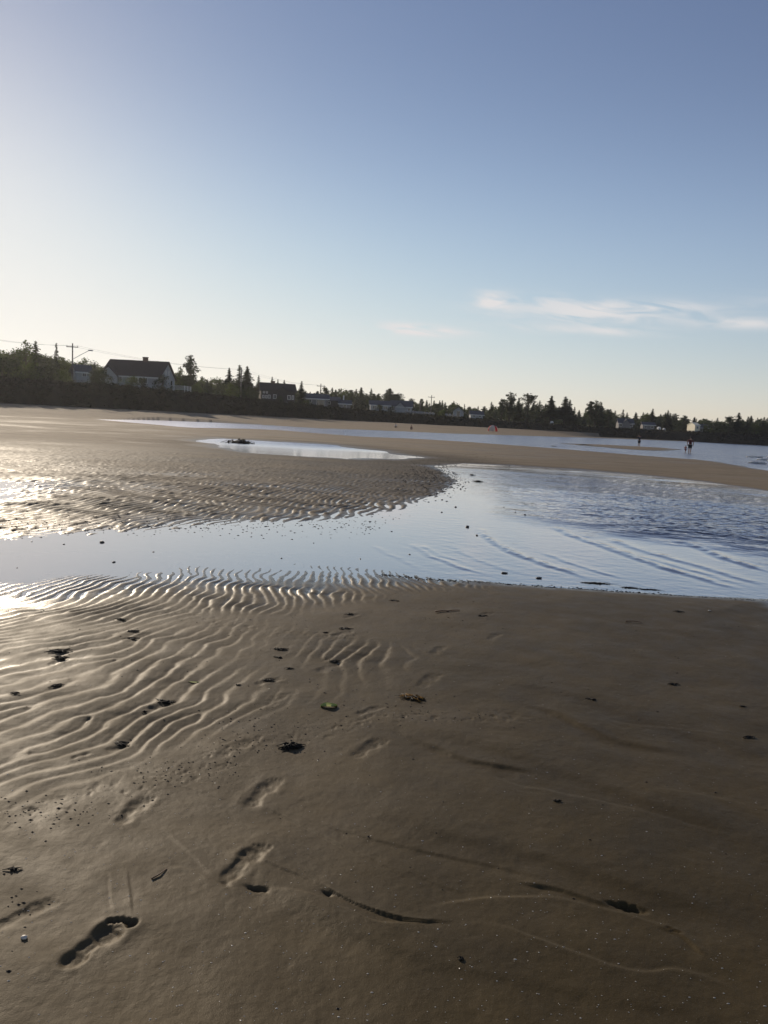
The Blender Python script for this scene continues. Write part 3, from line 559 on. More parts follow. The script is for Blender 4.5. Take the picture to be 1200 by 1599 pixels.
for i, (px, h, off, lab) in enumerate(((-60, 4, 9, ''), (-20, 4.2, 8, ''), (4, 3.4, 8, ''), (24, 3.6, 10, ''), (46, 3.5, 8, ''), (62, 3.0, 12, ''), (80, 3.2, 9, ''), (98, 2.6, 8, ''), (150, 2.6, 9, ''), (160, 3, 12, ''),
                         (205, 2.4, 11, 'rounded bush in front of the left windows of the big gabled house'), (222, 2.0, 9, 'low bush in front of the right windows of the big gabled house'), (253, 3.0, 9, 'tall bush between the two doors of the gable end'),
                         (308, 2.4, 12, ''), (326, 2.2, 12, ''), (345, 2.6, 10, ''), (362, 3.5, 10, ''), (390, 2.6, 8, ''), (436, 1.6, 9, 'bush in front of the dark timber house'), (480, 1.6, 8, ''),
                         (592, 2.0, 9, 'bush in front of the middle of the white bungalow'), (610, 2.2, 9, 'bush between the white bungalow and the two-gabled house'), (690, 2.4, 9, ''), (770, 3, 9, ''), (1060, 2.5, 10, ''), (1104, 3, 9, ''), (1116, 4, 9, ''), (1128, 4, 9, ''), (1180, 4, 9, ''), (1200, 4, 9, ''), (1230, 4, 9, ''))):
    side = 'left of the big gabled house' if px < 110 else 'between the lamp pole and the big gabled house' if px < 200 else 'between the tall narrow tree and the dark timber house' if px < 400 else 'on the lawn edge right of the dark timber house' if px < 800 else 'at the right end of the bluff'
    tree('shrub', i, px, 0, off, ps.uniform(.9, 1.3), lab or 'dark shrub on the bluff '+side, None if lab else 'shrubs on top of the bluff '+side, h=h)
# dense lower storey of the wood, read as one mass
tr = []; tw = random.Random(8)
for _ in range(60000):
    px = tw.uniform(-200, 1400)
    if tw.random() < .35: px = tw.uniform(700, 1400)
    off = tw.uniform(55, 120); d = ray(px, 660); a = math.atan2(d.x, d.y); r = float(np.interp(a, [math.radians(-85)]+BLA+[math.radians(70)], [150]+BLD+[420]))+off
    f = tw.random()**.7; zt_ = float(np.interp(a, ZTA, ZTZ))+.012*off; ztop_ = W(px, float(np.interp(px, EX, EY))+4+3*math.sin(px*.21)+3*math.sin(px*.077+1), r).z
    if ztop_ < zt_+1: continue
    c = Vector((r*math.sin(a), r*math.cos(a), zt_+(ztop_-zt_)*f*tw.uniform(.75, 1))); q = .45+.25*tw.random()
    tr += [c+Vector((tw.uniform(-1, 1), tw.uniform(-1, 1), tw.uniform(-1, 1)))*q for _ in range(3)]
prop(link('thicket', tri_mesh('thicket', tr, M_SPR2)), 'dense dark lower storey of the wood behind the houses', 'thicket', None, 'stuff')
# undergrowth covering the face of the bluff
n = 26000; a = rng.uniform(math.radians(-42), math.radians(42), n); o_ = rng.uniform(-.3, 7.5, n)**1.0; Rr = bluffD(a)+o_
zt = np.interp(a, ZTA, ZTZ)*np.interp(o_, [-3, 0, 1, 2, 3.5, 5, 6.5], [-.5, -.05, .25, .52, .8, .95, 1.])+rng.uniform(0, .35, n)
zt = np.where(zt < .35, .5, zt)
cx, cy = Rr*np.sin(a), Rr*np.cos(a); c0 = np.stack([cx, cy, zt], -1)[:, None, :]
sz = np.where(rng.random(n) < .2, .75, .42)[:, None, None]
v = (c0+rng.uniform(-1, 1, (n, 3, 3))*sz*np.array([1, 1, .75])).reshape(-1, 3).astype(np.float32)
me = bpy.data.meshes.new('undergrowth'); me.vertices.add(len(v)); me.vertices.foreach_set('co', v.ravel()); me.loops.add(len(v)); me.loops.foreach_set('vertex_index', np.arange(len(v), dtype=np.int32))
me.polygons.add(n); me.polygons.foreach_set('loop_start', np.arange(0, 3*n, 3, dtype=np.int32)); me.update()
prop(link('undergrowth', me, M_WEEDG), 'tangled dark undergrowth covering the face of the bluff', 'undergrowth', None, 'stuff')
# ------------------------------------------------------------------ solid helpers
def box(x0, x1, y0, y1, z0, z1, bev=0):
    v = [(x, y, z) for x in (x0, x1) for y in (y0, y1) for z in (z0, z1)]
    return v, [(0, 1, 3, 2), (4, 6, 7, 5), (0, 4, 5, 1), (2, 3, 7, 6), (0, 2, 6, 4), (1, 5, 7, 3)]
def prism(pts, y0, y1, axis='y'):        # polygon in xz extruded along y (or in yz along x)
    n = len(pts); f = (lambda p, q: (p[0], q, p[1])) if axis == 'y' else (lambda p, q: (q, p[0], p[1]))
    v = [f(p, y0) for p in pts]+[f(p, y1) for p in pts]
    return v, [tuple(range(n))[::-1], tuple(range(n, 2*n))]+[(i, (i+1) % n, (i+1) % n+n, i+n) for i in range(n)]
def tube(pts, r, n=6, r2=None):
    v = []; f = []; pts = [Vector(p) for p in pts]
    for i, p in enumerate(pts):
        d = (pts[min(i+1, len(pts)-1)]-pts[max(i-1, 0)]).normalized(); x = d.orthogonal().normalized() if abs(d.z) > .9 else d.cross(Vector((0, 0, 1))).normalized(); y = d.cross(x)
        rr_ = r if r2 is None else r+(r2-r)*i/(len(pts)-1)
        for k in range(n): a = 6.2832*k/n; v.append(tuple(p+rr_*(x*math.cos(a)+y*math.sin(a))))
        if i: f += [((i-1)*n+k, (i-1)*n+(k+1) % n, i*n+(k+1) % n, i*n+k) for k in range(n)]
    f += [tuple(range(n))[::-1], tuple(range(len(v)-n, len(v)))]; return v, f
def solid(name, parts, m, parent=None, smooth=False):
    V = []; F_ = []
    for v, f in parts: k = len(V); V += v; F_ += [tuple(i+k for i in q) for q in f]
    me = bpy.data.meshes.new(name); me.from_pydata(V, [], F_); me.validate()
    import bmesh
    bm = bmesh.new(); bm.from_mesh(me); bmesh.ops.recalc_face_normals(bm, faces=bm.faces); bm.to_mesh(me); bm.free()
    if smooth: me.polygons.foreach_set('use_smooth', [True]*len(me.polygons))
    me.update(); return link(name, me, m, parent)
M_GLASS = mat('window_glass', (.03, .035, .045), .08, .8); M_TRIM = mat('white_trim', (.62, .62, .60), .5)
M_WHITE = mat('white_siding', (.34, .35, .36), .7, noise=2, var=.08); M_CREAM = mat('cream_paint', (.72, .66, .50), .6, noise=2, var=.06)
M_GREY = mat('grey_siding', (.20, .19, .19), .8, noise=2, var=.12); M_DKTIM = mat('dark_timber', (.055, .048, .045), .85, noise=3, var=.2)
M_ROOF = mat('brown_shingles', (.040, .030, .028), .9, noise=4, var=.25); M_ROOFG = mat('grey_shingles', (.085, .085, .09), .9, noise=4, var=.2)
M_CONC = mat('concrete', (.3, .29, .27), .9, noise=3); M_WOOD = mat('weathered_wood', (.16, .14, .12), .9, noise=5); M_BRICK = mat('chimney_brick', (.12, .07, .055), .9, noise=6)
M_WIRE = mat('wire', (.03, .03, .03), .6); M_METAL = mat('galvanised_metal', (.35, .36, .37), .4, metallic=.8)
def window(par, face, hw, hd, x, z, w_, h_, door=False):   # face: 'f' front(-y) 'r' right(+x) 'l' left(-x)
    def place(o):
        if face == 'f': o.location = (x, -hd-.002, z)
        elif face == 'r': o.location = (hw+.002, x, z); o.rotation_euler = (0, 0, math.pi/2)
        else: o.location = (-hw-.002, x, z); o.rotation_euler = (0, 0, -math.pi/2)
    t_ = .09
    f = solid('door_frame' if door else 'window', [box(-w_/2, -w_/2+t_, -.08, 0, 0, h_), box(w_/2-t_, w_/2, -.08, 0, 0, h_), box(-w_/2+t_, w_/2-t_, -.08, 0, h_-t_, h_), box(-w_/2+t_, w_/2-t_, -.08, 0, 0, t_)]+([] if door else [box(-.025, .025, -.07, -.02, t_, h_-t_)]), M_TRIM, par)
    place(f)
    if door: solid('door', [box(-w_/2+t_, w_/2-t_, -.03, -.005, t_, h_-t_)], M_GLASS, f)
    else: solid('pane', [box(-w_/2+t_, w_/2-t_, -.018, -.004, t_, h_-t_)], M_GLASS, f)
def house(name, label, px, off, L_, Wd, wh, rh, rz, wm, rm, wins=(), doors=(), chim=None, zup=0, gable_front=None, oh=.4, cat='house', dy=0):
    p, r = at_off(px, off); e = empty(name, (p.x, p.y, p.z+zup), rz-math.atan2(p.x, p.y)*0); prop(e, label, cat)
    hw, hd = L_/2, Wd/2
    solid('foundation', [box(-hw+.05, hw-.05, -hd+.05, hd-.05, -1.6-zup, .1)], M_CONC, e)
    solid('wall', [prism([(-hd, .1), (hd, .1), (hd, wh), (0, wh+rh), (-hd, wh)], -hw, hw, 'x')], wm, e)
    k = rh/hd; t_ = .16
    def slab(s): return prism([(s*(hd+oh), wh-oh*k+.03), (0, wh+rh+.03), (0, wh+rh+.03+t_), (s*(hd+oh), wh-oh*k+.03+t_)], -hw-oh, hw+oh, 'x')
    rf = solid('roof', [slab(-1), slab(1)], rm, e)
    solid('fascia', [box(-hw-oh, hw+oh, -hd-oh-.05, -hd-oh-.003, wh-oh*k-.08, wh-oh*k+.16)], M_TRIM if wm is not M_DKTIM else wm, rf)
    if chim: solid('chimney', [box(chim[0]-.45, chim[0]+.45, -.3, .3, wh+rh-.8, wh+rh+chim[1]), box(chim[0]-.52, chim[0]+.52, -.37, .37, wh+rh+chim[1]+.002, wh+rh+chim[1]+.14)], M_BRICK, rf)
    for w_ in wins: window(e, w_[0], hw, hd, *w_[1:])
    for w_ in doors: window(e, w_[0], hw, hd, *w_[1:], door=True)
    if gable_front:
        gx, gw, gh, out_ = gable_front; g0 = wh-.1
        solid('front_gable', [prism([(gx-gw/2, .1), (gx+gw/2, .1), (gx+gw/2, g0), (gx, g0+gh), (gx-gw/2, g0)], -hd-out_, -hd+.02, 'y')], wm, e)
        for s in (-1, 1):
            g = solid('gable_roof', [prism([(gx+s*(gw/2+.35), g0-.35*gh/(gw/2)+.03), (gx, g0+gh+.03), (gx, g0+gh+.18), (gx+s*(gw/2+.35), g0-.35*gh/(gw/2)+.18)], -hd-out_-.35, -hd+gh/k+.02, 'y')], rm, e)
    return e, p, r
R_ = math.radians
h1, hp, hr = house('gabled_house', 'big pale house with dark brown gable roof and chimney on the bluff at left', 217, 22, 11.4, 9.0, 2.7, 3.1, R_(-4), M_WHITE, M_ROOF,
    wins=[('f', -3.2, 1.3, .9, 1.5), ('f', -2.1, 1.3, .9, 1.5), ('f', 1.0, 1.3, .8, 1.4), ('f', 2.0, 1.3, .8, 1.4), ('f', 3.0, 1.3, .8, 1.4), ('r', -.8, 3.3, .6, .9), ('r', .8, 3.3, .6, .9)],
    doors=[('r', -2.6, .3, 1.5, 2.2), ('r', 2.4, .3, 1.5, 2.2)], chim=(1.2, .75), gable_front=(-4.2, 3.4, 1.7, .5), zup=-.2)
dk = empty('deck', h1.matrix_basis @ Vector((8.3, -2.0, 0)), h1.rotation_euler.z); prop(dk, 'low wooden deck with a railing right of the big gabled house', 'deck')
solid('deck_floor', [box(-2.4, 2.4, -2, 2, .15, .3)], M_WOOD, dk)
for (x, y) in ((-2.3, -1.9), (0, -1.9), (2.3, -1.9), (2.3, 0), (2.3, 1.9), (-2.3, 1.9)): solid('post', [box(x-.06, x+.06, y-.06, y+.06, -1.4, 1.3)], M_TRIM, dk)
solid('railing', [box(-2.24, 2.24, -1.93, -1.87, z, z+.08) for z in (.5, .72, .94, 1.16)], M_TRIM, dk); solid('railing', [box(2.27, 2.33, -1.84, 1.84, z, z+.08) for z in (.5, .72, .94, 1.16)], M_TRIM, dk)
house('small_house', 'small pale cottage half hidden by hedge below the street lamp', 127, 20, 2.7, 3.0, 1.7, 1.1, R_(40), M_WHITE, M_ROOFG, wins=[('r', 0, .7, .8, .8), ('f', 0, .7, .8, .8), ('l', 0, .7, .8, .8)], zup=.9)
house('timber_house', 'dark two-storey timber house with long roof and dormer among spruces', 431, 16, 8.0, 5.0, 2.7, 1.6, R_(16), M_DKTIM, M_ROOF,
    wins=[('f', -3.5, .7, .5, .75), ('f', -2.8, .7, .5, .75), ('f', -2.1, .7, .6, .85), ('f', -3.4, 1.85, .45, .65), ('f', -2.7, 1.85, .45, .65), ('f', -.8, .7, .8, 1.0), ('f', 2.6, .7, .8, 1.0), ('f', 3.5, .7, .5, 1.0)], chim=(-1, .5), gable_front=(.9, 2.2, .8, .35), zup=.2)
house('garage', 'low grey garage with a shallow roof right of the black pointed spruce', 492, 14, 6.2, 5, 2.0, 1.1, R_(5), M_GREY, M_ROOFG, wins=[('f', -1.5, .9, 1, .9)], doors=[('f', 1.3, .1, 2.2, 1.9)], zup=0)
house('garage', 'long low dark garage left of the little shed with a pale pipe', 512, 18, 5.6, 5, 1.9, .9, R_(3), M_DKTIM, M_ROOFG, wins=[('f', 0, .9, 1.2, .8)])
sh, sp_, _ = house('shed', 'little grey shed with a pale upright flue pipe', 537, 10, 3.0, 2.6, 1.5, .8, R_(8), M_GREY, M_ROOFG, doors=[('f', 0, .1, .9, 1.5)], cat='shed')
solid('flue_pipe', [tube([(-.3, 0, 1.8), (-.3, 0, 3.6)], .17, 8)], M_TRIM, sh)
house('bungalow', 'white bungalow with a hipless grey roof behind the middle of the bluff', 592, 15, 5.6, 5, 2.0, 1.15, R_(4), M_WHITE, M_ROOFG, wins=[('f', -1.7, .8, 1.1, 1), ('f', 1.6, .8, 1.1, 1)], doors=[('f', 0, .1, .9, 1.8)])
house('two_gabled_house', 'white house with a forward gable and grey roof right of the bungalow', 626, 16, 6.2, 5, 2.2, 1.6, R_(-3), M_WHITE, M_ROOFG, wins=[('f', -2.3, .8, .9, 1), ('f', .4, .6, 1.2, 1.2), ('f', 2.4, .8, .8, 1)], gable_front=(-.3, 2.6, 1.2, .45))
house('cottage', 'white gable-fronted cottage with a dark doorway, alone before the wood', 715, 14, 3.6, 3.3, 2.2, 1.3, R_(86), M_WHITE, M_ROOFG, doors=[('l', 0, .1, 1.2, 2.2)], wins=[('f', 0, .8, .8, 1)])
house('small_house', 'small white house with a pale roof above a strip of sunny grass', 743, 22, 4.2, 4, 1.6, 1.1, R_(3), M_WHITE, M_ROOFG, wins=[('f', -1, .7, .8, .7), ('f', 1, .7, .8, .7)])
house('grey_house', 'grey house with a steep front gable at the right among dark trees', 976, 18, 5.4, 5, 2.2, 1.6, R_(-4), M_GREY, M_ROOFG, wins=[('f', -1.9, .8, .9, 1), ('f', 1.9, .8, .9, 1)], gable_front=(0, 2.8, 1.4, .5))
house('grey_house', 'plain grey house with a flat-looking roof, right of the steep-gabled one', 1012, 18, 4.4, 4, 2.0, .9, R_(-4), M_GREY, M_ROOFG, wins=[('f', -1.2, .7, .9, 1), ('f', 1.2, .7, .9, 1)])
house('cottage', 'sunlit cream cottage, brightest building at the far right', 1084, 10, 1.9, 6.4, 2.0, .9, R_(4), M_CREAM, M_CREAM, wins=[('f', 0, .8, .7, .9)], zup=.5, oh=.15)
house('shed', 'low grey shed tucked against the right side of the cream cottage', 1097, 15, 3.4, 3, 1.9, 1.0, R_(-5), M_GREY, M_ROOFG, doors=[('f', .4, .1, 1, 1.6)], cat='shed')
for px, w_, lab in ((862, .9, 'small white box standing on the grass under the grove'), (1030, 1.1, 'larger of two tiny white huts on the lawn left of the cream cottage'), (1038, .8, 'smaller of two tiny white huts on the lawn left of the cream cottage')):
    p, r = at_off(px, 9); e = empty('hut', p, .3); prop(e, lab, 'hut')
    solid('hut_wall', [prism([(-w_/2, 0), (w_/2, 0), (w_/2, w_), (0, w_*1.35), (-w_/2, w_)], -w_/2, w_/2)], M_TRIM, e)
    solid('hut_door', [box(-w_*.2, w_*.2, -w_/2-.03, -w_/2-.002, 0, w_*.8)], M_WHITE, e)
# pale boulders on the bluff edge
def blob(seed, sx, sy, sz, n=8, k=5):
    r = random.Random(seed); v = []; f = []; off_ = [[r.uniform(.8, 1.15) for _ in range(n)] for _ in range(k)]
    for i in range(k):
        a = math.pi*(i+.5)/k
        for j in range(n): b_ = 6.2832*j/n; q = off_[i][j]; v.append((sx*math.sin(a)*math.cos(b_)*q, sy*math.sin(a)*math.sin(b_)*q, sz*math.cos(a)*q))
        if i: f += [((i-1)*n+j, (i-1)*n+(j+1) % n, i*n+(j+1) % n, i*n+j) for j in range(n)]
    f += [tuple(range(n))[::-1], tuple(range(n*k-n, n*k))]; return v, f
M_ROCKL = mat('pale_rock', (.30, .29, .27), .9, noise=3)
for i, px in enumerate((634, 638, 643, 648, 652, 657, 661, 666, 671, 676, 697, 702, 708)):
    p, r = at_off(px, 6.2); o = solid('boulder', [blob(i, .55, .45, .45)], M_ROCKL, None, True); o.location = (p.x, p.y, p.z+.75)
    q = 'right of the two-gabled house' if px < 690 else 'below the white gable-fronted cottage'
    prop(o, 'pale boulder in the row on the bluff edge '+q, 'boulder', 'pale boulders '+q)
# ------------------------------------------------------------------ utility poles and wires
def pole(px, top_y, off, label, cross=True, lamp=False):
    p, r = at_off(px, off); h = W(px, top_y, r).z-p.z; e = empty('utility_pole', p, 0); prop(e, label, 'utility pole')
    solid('pole_shaft', [tube([(0, 0, -1), (0, 0, h)], .17, 8, .11)], M_WOOD, e)
    if cross:
        c = solid('crossarm', [box(-1.1, 1.1, -.17, -.05, h-.75, h-.6)], M_WOOD, e)
        for x in (-1.0, 0, 1.0): solid('insulator', [tube([(x, -.11, h-.598), (x, -.11, h-.40)], .06, 6)], M_CONC, c)
    if lamp:
        l = solid('lamp_arm', [tube([(.1, 0, h-2.9), (1.4, 0, h-2.1), (3.2, 0, h-1.1)], .05, 6)], M_METAL, e)
        solid('lamp_head', [box(3.0, 3.75, -.16, .16, h-1.25, h-1.03)], M_METAL, l)
    return Vector((p.x, p.y, p.z+h))
tops = [pole(-110, 505, 20, 'wooden pole beyond the left edge carrying the wires', True), pole(113, 536, 20, 'tall pole with crossarm and street lamp arm left of the big house', True, True),
        pole(375, 574, 17, 'bare slender pole in front of the ragged spruces', False), pole(499, 599, 30, 'pole with a crossarm rising between the grey garages'),
        pole(597, 622, 22, 'pole standing behind the white bungalow', False), pole(655, 624, 12, 'pole without a crossarm right of the two-gabled house', False), pole(672, 617, 30, 'pole with a crossarm peeping over the wood right of the two-gabled house')]
for i in range(3):
    for k, dx in enumerate((-.9, .9)):
        a, b_ = tops[i]+Vector((dx, 0, -.4)), tops[i+1]+Vector((dx, 0, -.4)); pts = [a.lerp(b_, t/16)-Vector((0, 0, 4*.8*(t/16)*(1-t/16))) for t in range(17)]
        o = solid('power_line', [tube(pts, .012, 4)], M_WIRE)
        prop(o, 'thin sagging wire '+('running in from the left edge to the lamp pole' if i == 0 else 'from the lamp pole past the big house to the bare pole' if i == 1 else 'from the bare pole to the first crossarm pole at the garages'), 'power line', 'wires of span %s' % ('left', 'middle', 'right')[i])
# ------------------------------------------------------------------ beach shelter
M_RED = mat('red_fabric', (.42, .03, .035), .7, translucent=.35); M_WFAB = mat('white_fabric', (.62, .55, .54), .7, translucent=.3)
c0 = W(769, 672.5, 205); c0.z = 0
def ground_z(x, y):
    return float(height(np.array([[x]], float), np.array([[y]], float))[0][0, 0])
c0.z = ground_z(c0.x, c0.y)
e = empty('beach_shelter', c0, R_(-20)); prop(e, 'red and white dome beach shelter on the sand near the far bluff', 'beach shelter')
for g in range(6):
    V = []; F_ = []
    for i in range(7):
        el_ = (math.pi/2)*i/6
        for j in range(4):
            a = math.pi*(-.12+1.24*(g+j/3)/6); rr_ = 1.35*math.cos(el_)**.8; V.append((rr_*math.cos(a)*1.0, -.9+rr_*math.sin(a)*.9+.25*math.sin(el_), 1.55*math.sin(el_)**.9))
        if i: F_ += [((i-1)*4+j, (i-1)*4+j+1, i*4+j+1, i*4+j) for j in range(3)]
    n0 = len(V); V += [(x*.985, y*.985, z*.985) for x, y, z in V]; F_ += [tuple(q+n0 for q in f[::-1]) for f in F_]
    o = solid('fabric_panel', [(V, F_)], M_RED if g % 3 == 1 or g == 4 else M_WFAB, e, True); o.rotation_euler = (0, 0, math.pi)
for s in (-1, 1): solid('shelter_pole', [tube([(s*1.3, .85, 0), (s*.95, .85, 1.0), (0, .7, 1.53)], .02, 6)], M_METAL, e)
# ------------------------------------------------------------------ people
M_SKIN = mat('skin', (.32, .19, .13), .6); M_HAIR = mat('dark_hair', (.03, .02, .015), .7)
def skin_obj(name, J, E, m, parent, extra=0):
    me = bpy.data.meshes.new(name); ks = list(J); ix = {k: i for i, k in enumerate(ks)}
    me.from_pydata([J[k][0] for k in ks], [(ix[a], ix[b]) for a, b in E], []); o = bpy.data.objects.new(name, me); COL.objects.link(o)
    md = o.modifiers.new('s', 'SKIN'); md.use_smooth_shade = True; ly = me.skin_vertices[0] if me.skin_vertices else None
    if ly is None: 
        import bmesh
        bm = bmesh.new(); bm.from_mesh(me); bm.verts.layers.skin.verify(); bm.to_mesh(me); bm.free(); ly = me.skin_vertices[0]
    for k in ks:
        r = J[k][1]; ly.data[ix[k]].radius = (r if isinstance(r, tuple) else (r, r)); ly.data[ix[k]].use_root = (k == ks[0])
    sb = o.modifiers.new('d', 'SUBSURF'); sb.levels = 1
    dg = bpy.context.evaluated_depsgraph_get(); nm = bpy.data.meshes.new_from_object(o.evaluated_get(dg)); bpy.data.objects.remove(o); nm.materials.clear()
    return link(name, nm, m, parent)
def person(label, loc, rz, hgt, pose, top, bot, sleeves=True):
    e = empty('person', loc, rz); e.scale = (hgt/1.75,)*3; prop(e, label, 'person')
    sit = pose == 'sit'; dz = -.62 if sit else 0
    def z(v): return v+dz
    J = {'pel': ((0, 0, z(.98)), (.15, .11)), 'wst': ((0, .01, z(1.14)), (.135, .10)), 'chs': ((0, .02, z(1.34)), (.165, .115)), 'sho': ((0, .01, z(1.45)), (.12, .085)), 'nck': ((0, 0, z(1.53)), .055),
         'hd0': ((0, -.015, z(1.60)), (.072, .085)), 'hd1': ((0, -.01, z(1.68)), (.08, .095)), 'hd2': ((0, 0, z(1.745)), (.05, .06)), 'nos': ((0, -.115, z(1.645)), .012)}
    E = [('pel', 'wst'), ('wst', 'chs'), ('chs', 'sho'), ('sho', 'nck'), ('nck', 'hd0'), ('hd0', 'hd1'), ('hd1', 'hd2'), ('hd1', 'nos')]
    for s, n in ((-1, 'L'), (1, 'R')):
        st = .22*s if pose == 'walk' else .04*s
        if sit: leg = [(s*.10, 0, z(.93)), (s*.16, -.42, .42), (s*.15, -.62, .06), (s*.15, -.80, .03)]
        else: leg = [(s*.10, 0, .90), (s*.11, -st*.5-.03, .50), (s*.11, -st+.04*(pose == 'walk'), .08), (s*.12, -st-.15, .035)]
        if pose == 'up': arm = [(s*.20, .01, 1.44), (s*.38, -.06, 1.52), (s*.16, -.08, 1.66), (s*.12, -.10, 1.70)]
        elif sit: arm = [(s*.20, .01, z(1.43)), (s*.27, -.10, z(1.16)), (s*.18, -.34, z(1.10)), (s*.16, -.42, z(1.08))]
        else: arm = [(s*.20, .01, 1.43), (s*.30, .03+st*.3, 1.16), (s*.27, -.08+st*.6, .94), (s*.26, -.10+st*.6, .87)]
        for nm, q, r in zip(('hip', 'kne', 'ank', 'toe'), leg, ((.095), (.062), (.042), (.035))): J[nm+n] = (q, r)
        for nm, q, r in zip(('shd', 'elb', 'wri', 'plm'), arm, (.062, .042, .028, .034)): J[nm+n] = (q, r)
        E += [('pel', 'hip'+n), ('hip'+n, 'kne'+n), ('kne'+n, 'ank'+n), ('ank'+n, 'toe'+n), ('sho', 'shd'+n), ('shd'+n, 'elb'+n), ('elb'+n, 'wri'+n), ('wri'+n, 'plm'+n)]
        d = (Vector(arm[3])-Vector(arm[2])).normalized(); sd = Vector((0, 1, 0)) if abs(d.z) > .5 else Vector((1, 0, 0))
        for k in range(4):
            b_ = Vector(arm[3])+sd*(.026*(k-1.5)); l_ = (.062, .075, .07, .055)[k]
            J['f%d%s' % (k, n)] = (tuple(b_+d*l_*.55), .010); J['g%d%s' % (k, n)] = (tuple(b_+d*l_+Vector((-s*.012, 0, 0))), .008)
            E += [('plm'+n, 'f%d%s' % (k, n)), ('f%d%s' % (k, n), 'g%d%s' % (k, n))]
        J['th'+n] = (tuple(Vector(arm[2]).lerp(Vector(arm[3]), .6)-sd*.055), .011); E += [('plm'+n, 'th'+n)]
    skin_obj('body', J, E, M_SKIN, e)
    def sub(name, keys, edges, m, inf, rep={}):
        K = {k: (rep.get(k, J[k][0]), tuple(r+inf for r in J[k][1]) if isinstance(J[k][1], tuple) else J[k][1]+inf) for k in keys}
        skin_obj(name, K, edges, m, e)
    mid = {k+n: tuple(Vector(J['shd'+n][0]).lerp(Vector(J['elb'+n][0]), .8)) for k in ('elb',) for n in 'LR'}
    sub('shirt', ['pel', 'wst', 'chs', 'sho', 'shdL', 'shdR', 'elbL', 'elbR'], [('pel', 'wst'), ('wst', 'chs'), ('chs', 'sho'), ('sho', 'shdL'), ('sho', 'shdR'), ('shdL', 'elbL'), ('shdR', 'elbR')], top, .022, mid)
    kn = {'kne'+n: tuple(Vector(J['hip'+n][0]).lerp(Vector(J['kne'+n][0]), .85)) for n in 'LR'}
    sub('shorts', ['pel', 'hipL', 'hipR', 'kneL', 'kneR'], [('pel', 'hipL'), ('pel', 'hipR'), ('hipL', 'kneL'), ('hipR', 'kneR')], bot, .030, kn)
    solid('hair', [blob(3, .098, .112, .085, 10, 6)], M_HAIR, e, True).location = (0, .02, z(1.715))
    return e
M_DRED = mat('dark_red_cloth', (.10, .018, .02), .8); M_BLK = mat('black_cloth', (.015, .015, .018), .8); M_PINK = mat('pink_cloth', (.35, .12, .11), .8); M_NAVY = mat('navy_cloth', (.02, .025, .04), .8); M_WCL = mat('white_cloth', (.6, .58, .55), .8)
def feet(px, py, D=None):
    p = P(px, py, 0.0); 
    if D: p = W(px, py, D)
    p.z = max(-.12, ground_z(p.x, p.y)); return p
person('person in dark red top and black shorts wading beside a child', feet(1077, 707.2), R_(150), 1.74, 'walk', M_DRED, M_BLK)
person('small child in pink wading close to the adult in dark red', feet(1070.5, 706.6), R_(120), .85, 'walk', M_PINK, M_DRED)
person('lone person in dark clothes on the sand spit with hands raised to the head', feet(998, 697.0), R_(200), 1.62, 'up', M_NAVY, M_BLK)
for px, py, D, lab, tp in ((618, 669, 165, 'person in white sitting on the far sand, left one of two', M_WCL), (642.5, 671.5, 160, 'person in dark red sitting on the far sand, right one of two', M_DRED)):
    q = W(px, py, D); q.z = ground_z(q.x, q.y); q.z -= .17; person(lab, q, R_(30), 1.6, 'sit', tp, M_BLK)
# ------------------------------------------------------------------ things lying on the beach
M_SW = mat('wet_seaweed', (.016, .012, .008), .65, .25, noise=20); M_SWB = mat('golden_seaweed', (.24, .13, .035), .9, .1, noise=25); M_GRN = mat('green_leaf', (.40, .42, .09), .6, .3, noise=20, var=.15)
M_STN = mat('dark_stone', (.030, .027, .025), .45, .5, noise=30); M_SHELL = mat('shell', (.62, .56, .46), .35, .5); M_TWIG = mat('reddish_stalk', (.10, .05, .03), .6, noise=30)
def weed(seed, r, h, n, m2=None, wd=.004, bl=True):
    q = random.Random(seed); parts = []; gold = []
    for i in range(n):
        a = q.random()*6.283; c_ = Vector((math.cos(a), math.sin(a)*.55, 0))*r*q.random()**.5*.6; d = Vector((math.cos(a+q.uniform(-1.5, 1.5)), .6*math.sin(a+q.uniform(-1.5, 1.5)), 0))
        l_ = r*q.uniform(.4, 1.0); hh = h*q.uniform(.2, 1)*(1-c_.length/(r*1.1)); pts = [c_-d*l_*.5, c_-d*l_*.15+Vector((0, 0, hh)), c_+d*l_*.25+Vector((q.uniform(-.2, .2)*r, 0, hh*q.uniform(.3, .9))), c_+d*l_*.6+Vector((0, 0, hh*.1))]
        pts = [Vector((p.x, p.y, max(p.z, 0)+.002)) for p in pts]
        (gold if m2 and q.random() < .5 else parts).append(tube([tuple(p) for p in pts], wd*q.uniform(.6, 1.4), 4, wd*.4))
    if bl: parts.append((lambda v, f: ([(x, y, max(z, -.3*h)) for x, y, z in v], f))(*blob(seed, r*.45, r*.28, h*.55, 9, 5)))
    return parts, gold
def lay(o, px, py, rz=None, dz=0):
    p = P(px, py, .05); z = ground_z(p.x, p.y)
    for _ in range(2): p = P(px, py, max(z, 0)); z = ground_z(p.x, p.y)
    o.location = (p.x, p.y, max(z, -.02)+dz); o.rotation_euler = (0, 0, random.random()*.8-.4 if rz is None else rz)
